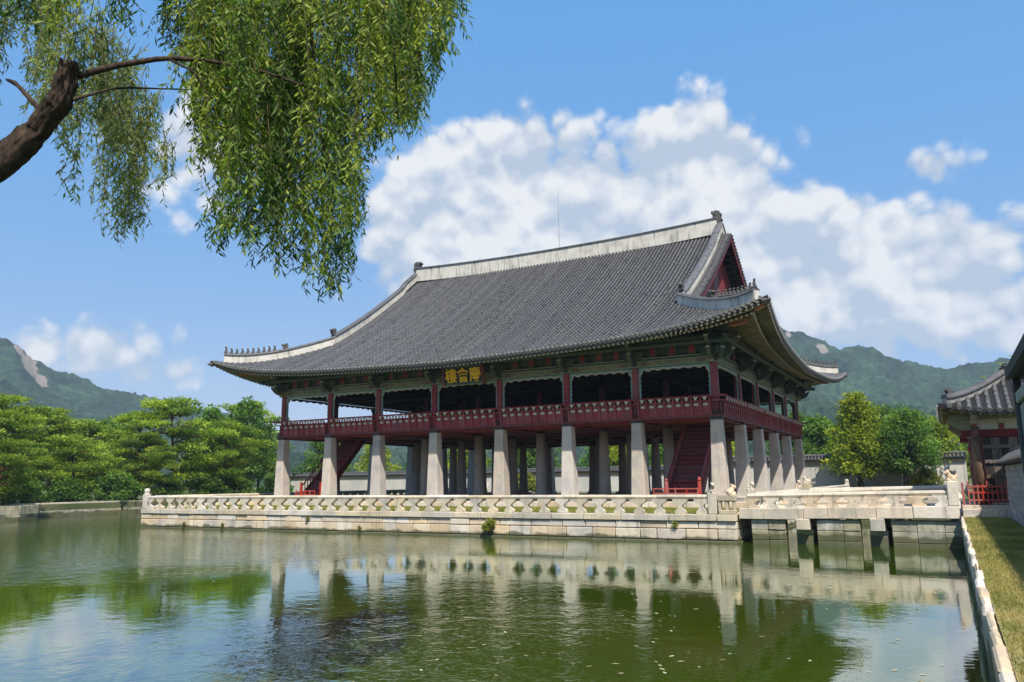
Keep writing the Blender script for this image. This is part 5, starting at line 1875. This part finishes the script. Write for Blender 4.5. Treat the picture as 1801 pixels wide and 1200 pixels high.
PINES = [pine_kind(3, 10.6, 5.0, 0.10), pine_kind(8, 11.4, 4.4, 0.24), pine_kind(15, 9.2, 5.2, 0.08)]
BROADS = [broad_kind(21, 13, 4.2, 0.55, 'leaf_broad'), broad_kind(22, 11, 4.6, 0.55, 'leaf_broad', low=0.15), broad_kind(23, 10, 4.0, 0.50, 'leaf_yellow', low=0.15)]
GINKGO = broad_kind(31, 8.6, 2.9, 0.30, 'leaf_yellow', low=0.20, n_cl=90, per=210, conic=0.45)
GREEN = broad_kind(32, 7.4, 3.1, 0.28, 'leaf_broad', low=0.30, n_cl=85, per=210)
ROUND = broad_kind(33, 5.6, 2.6, 0.26, 'leaf_yellow', low=0.22, n_cl=70, per=210, bias=-0.15)
BUSH = broad_kind(34, 2.6, 1.8, 0.22, 'leaf_shrub', low=0.10, n_cl=30, per=1100, bias=-0.2)
BUSH2 = broad_kind(35, 2.4, 2.2, 0.26, 'leaf_broad', low=0.05, n_cl=34, per=420, bias=-0.15)


def tree(name, kind, loc, s, rz, label, cat='tree', group=None):
    t = thing(name, (loc[0], loc[1], GZ), label, cat, group)
    for nm, me in zip(('trunk', 'crown'), kind):
        o = place(nm, me, t, (loc[0], loc[1], GZ), rz, (s, s, s) if not hasattr(s, '__len__') else s)
    return t


P = lambda *a: tree('pine_tree', *a, cat='pine')
P(PINES[0], (-66.0, -8.5), 0.92, 0.3, 'low dense pine on the island at the far left border')
P(PINES[2], (-63.0, -6.3), 0.62, 1.9, 'small spreading pine overhanging the island tip at far left')
P(PINES[1], (-75.8, 2.0), 1.0, 2.1, 'tall pine at the left border behind the island')
P(PINES[0], (-71.5, -1.5), 0.85, 4.0, 'bushy pine just behind the island wall at far left')
P(PINES[2], (-69.0, 5.5), 0.72, 5.2, 'low pine above the pale bank wall left of the terrace corner')
P(PINES[1], (-80.5, 9.5), 0.95, 0.9, 'tall open pine between the left border and the yellow tree')
P(PINES[0], (-69.3, 18.0), 1.12, 1.2, 'largest domed pine left of the pavilion')
P(PINES[1], (-72.0, 14.5), 0.90, 3.3, 'pine with bare red trunk beside the largest domed pine')
P(PINES[2], (-67.0, 22.5), 0.98, 2.6, 'spreading pine nearest to the leftmost stone column')
P(PINES[0], (-66.8, 12.0), 0.70, 0.2, 'low pine above the left end of the terrace balustrade')
P(PINES[1], (-72.5, 27.0), 0.88, 4.7, 'pine standing behind the leftmost stone column')
P(PINES[2], (-83.0, 16.0), 1.05, 3.9, 'pine rising under the hill slope at left')
P(PINES[1], (-96.0, 54.0), 1.42, 0.5, 'tall far pine seen through the leftmost upper opening')
T_ = lambda *a, **k: tree('broadleaf_tree', *a, **k)
T_(BROADS[2], (-85.0, 12.5), 0.90, 0.4, 'yellow green tree among the pines at left')
T_(BROADS[0], (-83.0, 42.0), 1.08, 1.3, 'tall dark green tree left of the pavilion roof corner')
T_(BROADS[0], (-86.5, 37.5), 0.98, 2.8, 'dark green tree between the domed pine and the roof corner')
T_(BROADS[1], (-98.0, 28.0), 1.0, 2.0, 'rounded green tree behind the left pines, under the hill')
T_(BROADS[1], (-108.0, 16.0), 1.0, 3.5, 'rounded green tree far back at the left border')
T_(BROADS[1], (-92.0, -6.0), 0.9, 5.5, 'rounded green tree behind the island pines')
row = [(-90, 66, 1, 0.95), (-81, 71, 2, 0.92), (-73, 76, 1, 0.92), (-64, 73, 2, 0.95), (-55, 76, 1, 0.92), (-47, 70, 1, 0.88), (-36, 75, 2, 0.85), (-26, 74, 1, 0.88),
       (-17, 70, 2, 0.85), (-100, 60, 0, 0.9), (-69, 84, 0, 0.8), (-41, 84, 1, 1.0), (-31, 86, 0, 0.8)]
row_labels = ['green tree behind the palace wall, seen between the first two front columns from the left', 'yellow green tree behind the palace wall beside the third front column from the left',
              'green tree behind the palace wall beside the fourth front column from the left', 'yellow green tree behind the palace wall between the fourth and fifth front columns',
              'green tree behind the palace wall just right of the fifth front column', 'green tree behind the palace wall, midway between the fifth and sixth front columns',
              'yellow green tree behind the palace wall between the sixth and seventh front columns', 'green tree behind the palace wall just left of the right staircase',
              'yellow green tree behind the palace wall, hidden by the near corner column', 'tall dark tree behind the pines just left of the leftmost column',
              'tall dark tree farthest back between the fourth and fifth front columns', 'rounded green tree behind the yellow green one between the sixth and seventh columns',
              'tall dark tree farthest back beside the right staircase']
for i, (x, y, k, s) in enumerate(row):
    tree('broadleaf_tree', BROADS[k], (x, y), s, i * 1.7, row_labels[i], group='trees behind the palace wall seen through the pavilion')
tree('ginkgo_tree', GINKGO, (3.4, 34.0 + 11.6), 1.18, 0.6, 'bright yellow green conical tree right of the pavilion')
T_(GREEN, (7.6, 45.8), 1.12, 1.9, 'dark green tree with a bare trunk in front of the right palace wall')
T_(ROUND, (10.9, 52.0), 1.35, 0.3, 'round olive green tree left of the gate')
T_(GREEN, (5.2, 54.5), 1.25, 3.9, 'green tree behind the yellow tree and the dark trunk')
T_(BROADS[1], (-2.0, 56.0), 0.78, 1.1, 'green tree touching the right edge of the pavilion')
T_(BROADS[1], (16.0, 70.0), 0.80, 4.4, 'far green tree behind the gate roof')
T_(GREEN, (-5.5, 60.0), 1.25, 2.4, 'green tree seen through the right end of the columns')
T_(ROUND, (17.4, 13.5), 1.55, 2.2, 'tree top showing above the gate wall at the right border')
tree('bush', BUSH, (9.6, 46.6), 0.85, 0.4, 'small pale bush at the foot of the palace wall at right', 'bush')
tree('bush', BUSH, (-56.0, 50.0), 1.2, 1.4, 'loose bush before the wall, seen between left columns', 'bush')
tree('bush', BUSH, (-40.0, 52.0), 1.0, 2.4, 'small bush before the wall, seen between middle columns', 'bush')

BL = ['low dark bush on the island at the far left border', 'low bush on the bank just behind the island wall', 'low bush above the pale bank wall, left of the terrace corner',
      'low bush just left of the terrace corner post', 'low bush right behind the left end of the terrace balustrade', 'low bush under the largest domed pine',
      'low bush between the domed pine and the leftmost column', 'low bush right behind the leftmost stone column']
for i, (x, y) in enumerate(((-62.5, -10.5), (-66.5, -1.5), (-67.5, 3.5), (-66.2, 8.0), (-67.0, 15.2), (-66.0, 20.0), (-66.8, 25.5), (-66.0, 31.0))):
    tree('bush', BUSH2, (x, y), 0.9 + 0.08 * (i % 4), i * 1.3, BL[i], 'bush', 'bushes under the left pines')

# bush rooted in the terrace wall and weeds in its joints
wsh = thing('wall_shrub', (-9.75, TY0, 0.3), 'bright green shrub growing out of the terrace wall at the waterline', 'shrub')
q = MB()
cl = []
for k in range(9):
    a = random.uniform(-1, 1)
    e_ = Vector((-9.75 + a * 0.42, TY0 - random.uniform(0.12, 0.35), 0.35 + random.uniform(0.1, 0.75) * (1.1 - abs(a))))
    q.tube([(-9.75, TY0 + 0.05, 0.14), (-9.75 + a * 0.2, TY0 - 0.1, 0.3), e_], [0.015, 0.011, 0.005], 4)
    cl.append((tuple(e_), (0.17, 0.13, 0.16)))
part('stem', q, 'bark_dark', wsh)
V, T = crown_from_clumps(cl, 6500, 0.10, 77, tone_bias=0.2)
o = place('foliage', quads_mesh('foliage', V, T, 'leaf_shrub'), wsh)
o.location = -WLOC[wsh]
for wx, lab in ((-18.6, 'dark weed tuft hanging at the waterline left of the shrub'), (-29.9, 'thin weed tuft at the waterline near the left end of the terrace'), (-33.6, 'small weed tuft at the waterline close to the left terrace corner'),
                (-22.6, 'small weed in a joint of the terrace wall below the left columns'), (0.2, 'small weed in a joint of the terrace wall near the right corner')):
    z = 0.12 if wx != -22.6 and wx != 0.2 else 0.62
    w_ = thing('weed', (wx, TY0, z), lab, 'weed')
    n = 110
    B = np.stack([rng.normal(wx, 0.07, n), np.full(n, TY0 - 0.05) + rng.normal(0, 0.02, n), z + rng.uniform(0, 0.25, n)], 1)
    D = rng.normal(0, 0.5, (n, 3)) + np.array([0, -0.5, 0.4])
    o = place('foliage', quads_mesh('foliage', leaves(B, D, rng.uniform(.08, .2, n), rng.uniform(.02, .04, n)), rng.uniform(0, 0.7, n), 'leaf_shrub'), w_)
    o.location = -WLOC[w_]

# ------------------------------------------------------------------ willow hanging over the near water
wt = thing('willow_tree', (0.6, -45.6, 1.2), 'near willow with thick dark limb and drooping curtain of leaves at upper left', 'willow')
limb = [(0.6, -45.6, 1.0), (1.1, -44.9, 2.4), (1.9, -43.8, 4.1), (2.7, -42.75, 5.45), (3.26, -42.15, 6.16), (3.55, -41.93, 6.58), (3.80, -41.86, 6.90), (3.90, -41.84, 7.32)]
q = MB()
NS = 150
lp = [lerp_path(limb, k / (NS - 1)) for k in range(NS)]
rad = [np.interp(k / (NS - 1), [0, 0.3, 0.7, 0.9, 1.0], [0.30, 0.20, 0.122, 0.112, 0.085]) * (1 + 0.04 * math.sin(k * 0.21) + 0.02 * math.sin(k * 0.7)) for k in range(NS)]
q.tube(lp, rad, 48)
me = q.mesh('trunk', 'bark', (0.6, -45.6, 1.2), smooth=True)
co = np.array([v.co[:] for v in me.vertices])
no = np.array([v.normal[:] for v in me.vertices])
kk, jj = np.divmod(np.arange(len(co)), 48)
ang_ = jj / 48.0 * 14
fur = 1 - np.abs(vnoise(ang_ + 0.8 * vnoise(kk / 9.0, ang_, 41), kk / 10.0, 40) - 0.5) * 2      # long fissures in the bark
fur = np.clip((fur - 0.55) / 0.45, 0, 1)
fur[jj == 0] = fur[jj == 47] = 0.3
co = co + no * (0.010 - 0.028 * fur + 0.012 * (rng.random(len(co)) - 0.5))[:, None]
me.vertices.foreach_set('co', co.astype(np.float32).ravel())
me.update()
trunk = place('trunk', me, wt, (0.6, -45.6, 1.2))


def polar(x, y, d):
    """world point from a bearing (deg), a height above the water and a plan distance from the bank corner"""
    return Vector((EYE[0] + d * math.sin(R(x)), EYE[1] + d * math.cos(R(x)), y))


# branches: from the cut end of the limb to the right and over the top
brs = [([(3.86, -41.82, 7.16), (4.15, -41.5, 7.38), (4.5, -41.15, 7.55), (4.85, -40.8, 7.58), (5.3, -40.4, 7.50), (5.7, -40.0, 7.35)], 0.040),
       ([(4.5, -41.15, 7.55), (4.75, -40.95, 7.40), (4.85, -40.75, 7.0), (4.95, -40.6, 6.6)], 0.014),
       ([(1.1, -44.9, 2.4), (0.9, -43.6, 7.0), (2.4, -41.0, 10.6), (4.8, -39.4, 11.2), (7.0, -38.6, 11.0)], 0.14),
       ([(1.1, -44.9, 2.4), (1.4, -44.2, 6.8), (3.2, -42.4, 10.2), (5.6, -40.6, 10.9), (7.4, -39.6, 10.6)], 0.13),
       ([(3.5, -41.95, 6.5), (3.0, -41.5, 7.2), (2.8, -40.6, 7.9), (3.2, -39.4, 8.3)], 0.03),
       ([(3.7, -41.9, 6.7), (3.2, -42.0, 7.2), (2.6, -41.8, 7.5), (1.9, -41.2, 7.8)], 0.03),
       ([(5.6, -39.1, 11.1), (5.9, -38.9, 8.6), (6.0, -38.9, 7.4)], 0.03), ([(5.8, -40.4, 10.9), (5.6, -40.1, 8.4), (5.5, -39.8, 7.2), (5.6, -39.6, 6.2)], 0.03)]
q = MB()
for pts, r0 in brs:
    pp = [lerp_path(pts, k / 14) for k in range(15)]
    q.tube(pp, [r0 * (1 - 0.75 * k / 14) for k in range(15)], 7)
part('branch', q, 'bark', wt, True)

# hanging strands: bearing range, height at which they end; strands hang from the crown above
def tip_z(az, table):
    return float(np.interp(az, [t[0] for t in table], [t[1] for t in table]))


def strands(n, az0, az1, table, ztop, dist, leaf_len, leaf_w, gap, seed, bias, short=0.35, mats='leaf_willow', per=11):
    r = random.Random(seed)
    r_ = np.random.default_rng(seed)
    tw = MB()
    B, D, Ln, Wd, Tn = [], [], [], [], []
    heads = [(r.uniform(az0, az1), r.uniform(*dist), r.random() ** 1.5, r.uniform(-0.12, 0.12)) for _ in range(max(8, n // per))]
    for i in range(n):
        ha, hd, hs, ht = heads[i % len(heads)]
        az = ha + r.gauss(0, 0.5)
        d = hd + r.gauss(0, 0.18)
        if not az0 - 0.6 < az < az1 + 0.4:
            continue
        zt = tip_z(az, table) + (0.0 if hs < 0.35 else hs * 1.3) + abs(r.gauss(0, 0.12))
        zb = 2.9 + (zt - 2.9) * d / 10.0
        up_t = 2.9 + (tip_z(az, ztop) - 2.9) * d / 10.0
        top_ = up_t if r.random() > short else zb + (up_t - zb) * r.uniform(0.25, 0.95)
        zb = zb + (top_ - zb) * (0.0 if r.random() < 0.5 else r.uniform(0, 0.7) ** 1.4)
        L_ = top_ - zb
        if L_ < 0.25:
            continue
        sway = Vector((r.uniform(-.18, .18), r.uniform(-.18, .18), 0))
        p0 = polar(az, top_, d) - sway * 0.6 * L_
        n_s = max(4, int(L_ / 0.25))
        path = []
        ph = r.uniform(0, 6)
        for k in range(n_s + 1):
            s = k / n_s
            path.append(p0 + sway * L_ * (s ** 0.6) + Vector((0.03 * math.sin(5 * s + ph), 0.03 * math.cos(4 * s + ph), -L_ * s)))
        tw.tube(path, [0.0065 * (1 - 0.75 * k / n_s) for k in range(n_s + 1)], 3, cap=False)
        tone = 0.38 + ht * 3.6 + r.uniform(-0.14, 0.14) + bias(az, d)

        def leafy(pth, m_, spread):
            for k in range(m_):
                p = lerp_path(pth, (k + r.random()) / m_)
                a = r.uniform(0, 6.283)
                B.append(p)
                D.append((math.cos(a) * spread, math.sin(a) * spread, -r.uniform(0.35, 1.4)))
                Ln.append(leaf_len * r.uniform(0.6, 1.25))
                Wd.append(leaf_w * r.uniform(0.7, 1.3))
                Tn.append(min(1, max(0, tone + r.gauss(0, 0.17))) if r.random() > 0.012 else 1.0)
        leafy(path, int(L_ / (gap * 1.6)), 0.8)
        for k in range(int(L_ / 0.20)):          # side twigs arching out and down
            s = r.random()
            p = lerp_path(path, s)
            a = r.uniform(0, 6.283)
            l = r.uniform(0.14, 0.40) * (1 - 0.4 * s)
            o_ = Vector((math.cos(a), math.sin(a), 0)) * l * r.uniform(0.5, 0.9)
            tw_ = [p, p + o_ * 0.55 + Vector((0, 0, -0.12 * l)), p + o_ * 0.9 + Vector((0, 0, -0.5 * l)), p + o_ + Vector((0, 0, -1.0 * l))]
            tw.tube(tw_, [0.004, 0.003, 0.0025, 0.002], 3, cap=False)
            leafy(tw_, max(3, int(l * 1.25 / gap)), 0.7)
    V = leaves(np.array([b_[:] for b_ in B]), np.array(D), np.array(Ln), np.array(Wd))
    o = place('foliage', quads_mesh('foliage', V, Tn, mats), wt)
    o.location = -WLOC[wt]
    part('twigs', tw, 'twig', wt)['kind'] = 'stuff'
    return len(B)



CURT = [(-53.2, 8.05), (-51.8, 7.3), (-50.8, 6.5), (-50.2, 5.85), (-48.0, 5.75), (-45.2, 5.45), (-43.0, 5.40), (-41.9, 5.25), (-40.8, 5.5), (-40.2, 6.35), (-39.6, 7.1), (-38.2, 7.6),
        (-36.6, 7.45), (-35.0, 8.0), (-33.8, 8.6), (-32.6, 9.2), (-31.8, 9.6)]
TOPC = [(-60, 9.6), (-30, 10.2)]
sunlit_tone = lambda az, d: 0.0 + 0.30 * (az > -39.5) + 0.10 * (d < 9.3)  # extra tone paints sunlight onto the right-hand and nearer strands
n1 = strands(440, -52.0, -32.0, CURT, TOPC, (8.4, 11.6), 0.122, 0.025, 0.030, 5, sunlit_tone)
LEFT = [(-66, 6.9), (-63.2, 6.9), (-61.4, 6.9), (-59.8, 6.75), (-58.9, 6.15), (-57.2, 5.95), (-55.9, 5.75), (-54.6, 5.9), (-53.5, 6.35), (-52.8, 6.8)]
TOPL = [(-66, 8.9), (-58, 8.6), (-56.5, 8.2), (-55.0, 7.7), (-53.4, 7.2), (-52.6, 6.9)]
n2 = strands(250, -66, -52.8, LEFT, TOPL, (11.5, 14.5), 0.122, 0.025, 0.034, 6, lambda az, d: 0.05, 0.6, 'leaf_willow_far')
UPL = [(-66, 8.0), (-60, 8.2), (-57, 8.5), (-55, 8.45), (-53, 8.1)]
n3 = strands(130, -66, -52, UPL, TOPC, (8.5, 11.0), 0.122, 0.025, 0.032, 8, sunlit_tone)

# ------------------------------------------------------------------ fallen leaves on the water
n = 300
az_ = rng.uniform(-50, 0, n)
dd_ = 8 + 20 * rng.random(n) ** 1.2
fx, fy = EYE[0] + dd_ * np.sin(np.radians(az_)), EYE[1] + dd_ * np.cos(np.radians(az_))
ok = (fx < PX1 - 0.5) & (fy < TY0 - 1)
fx, fy = fx[ok], fy[ok]
n = len(fx)
a = rng.uniform(0, 6.28, n)
Ls = rng.uniform(0.03, 0.085, n)
ex = np.stack([np.cos(a), np.sin(a), np.zeros(n)], 1)
ey = np.stack([-np.sin(a), np.cos(a), np.zeros(n)], 1)
c = np.stack([fx, fy, np.full(n, 0.006)], 1)
V = np.stack([c - ex * Ls[:, None], c + ey * Ls[:, None] * 0.4, c + ex * Ls[:, None], c - ey * Ls[:, None] * 0.4], 1).reshape(-1, 3)
tag(place('fallen_leaves', quads_mesh('fallen_leaves', V, rng.uniform(0, 1, n), 'leaf_litter')), 'scattered pale fallen leaves floating on the green water', 'leaves', kind='stuff')
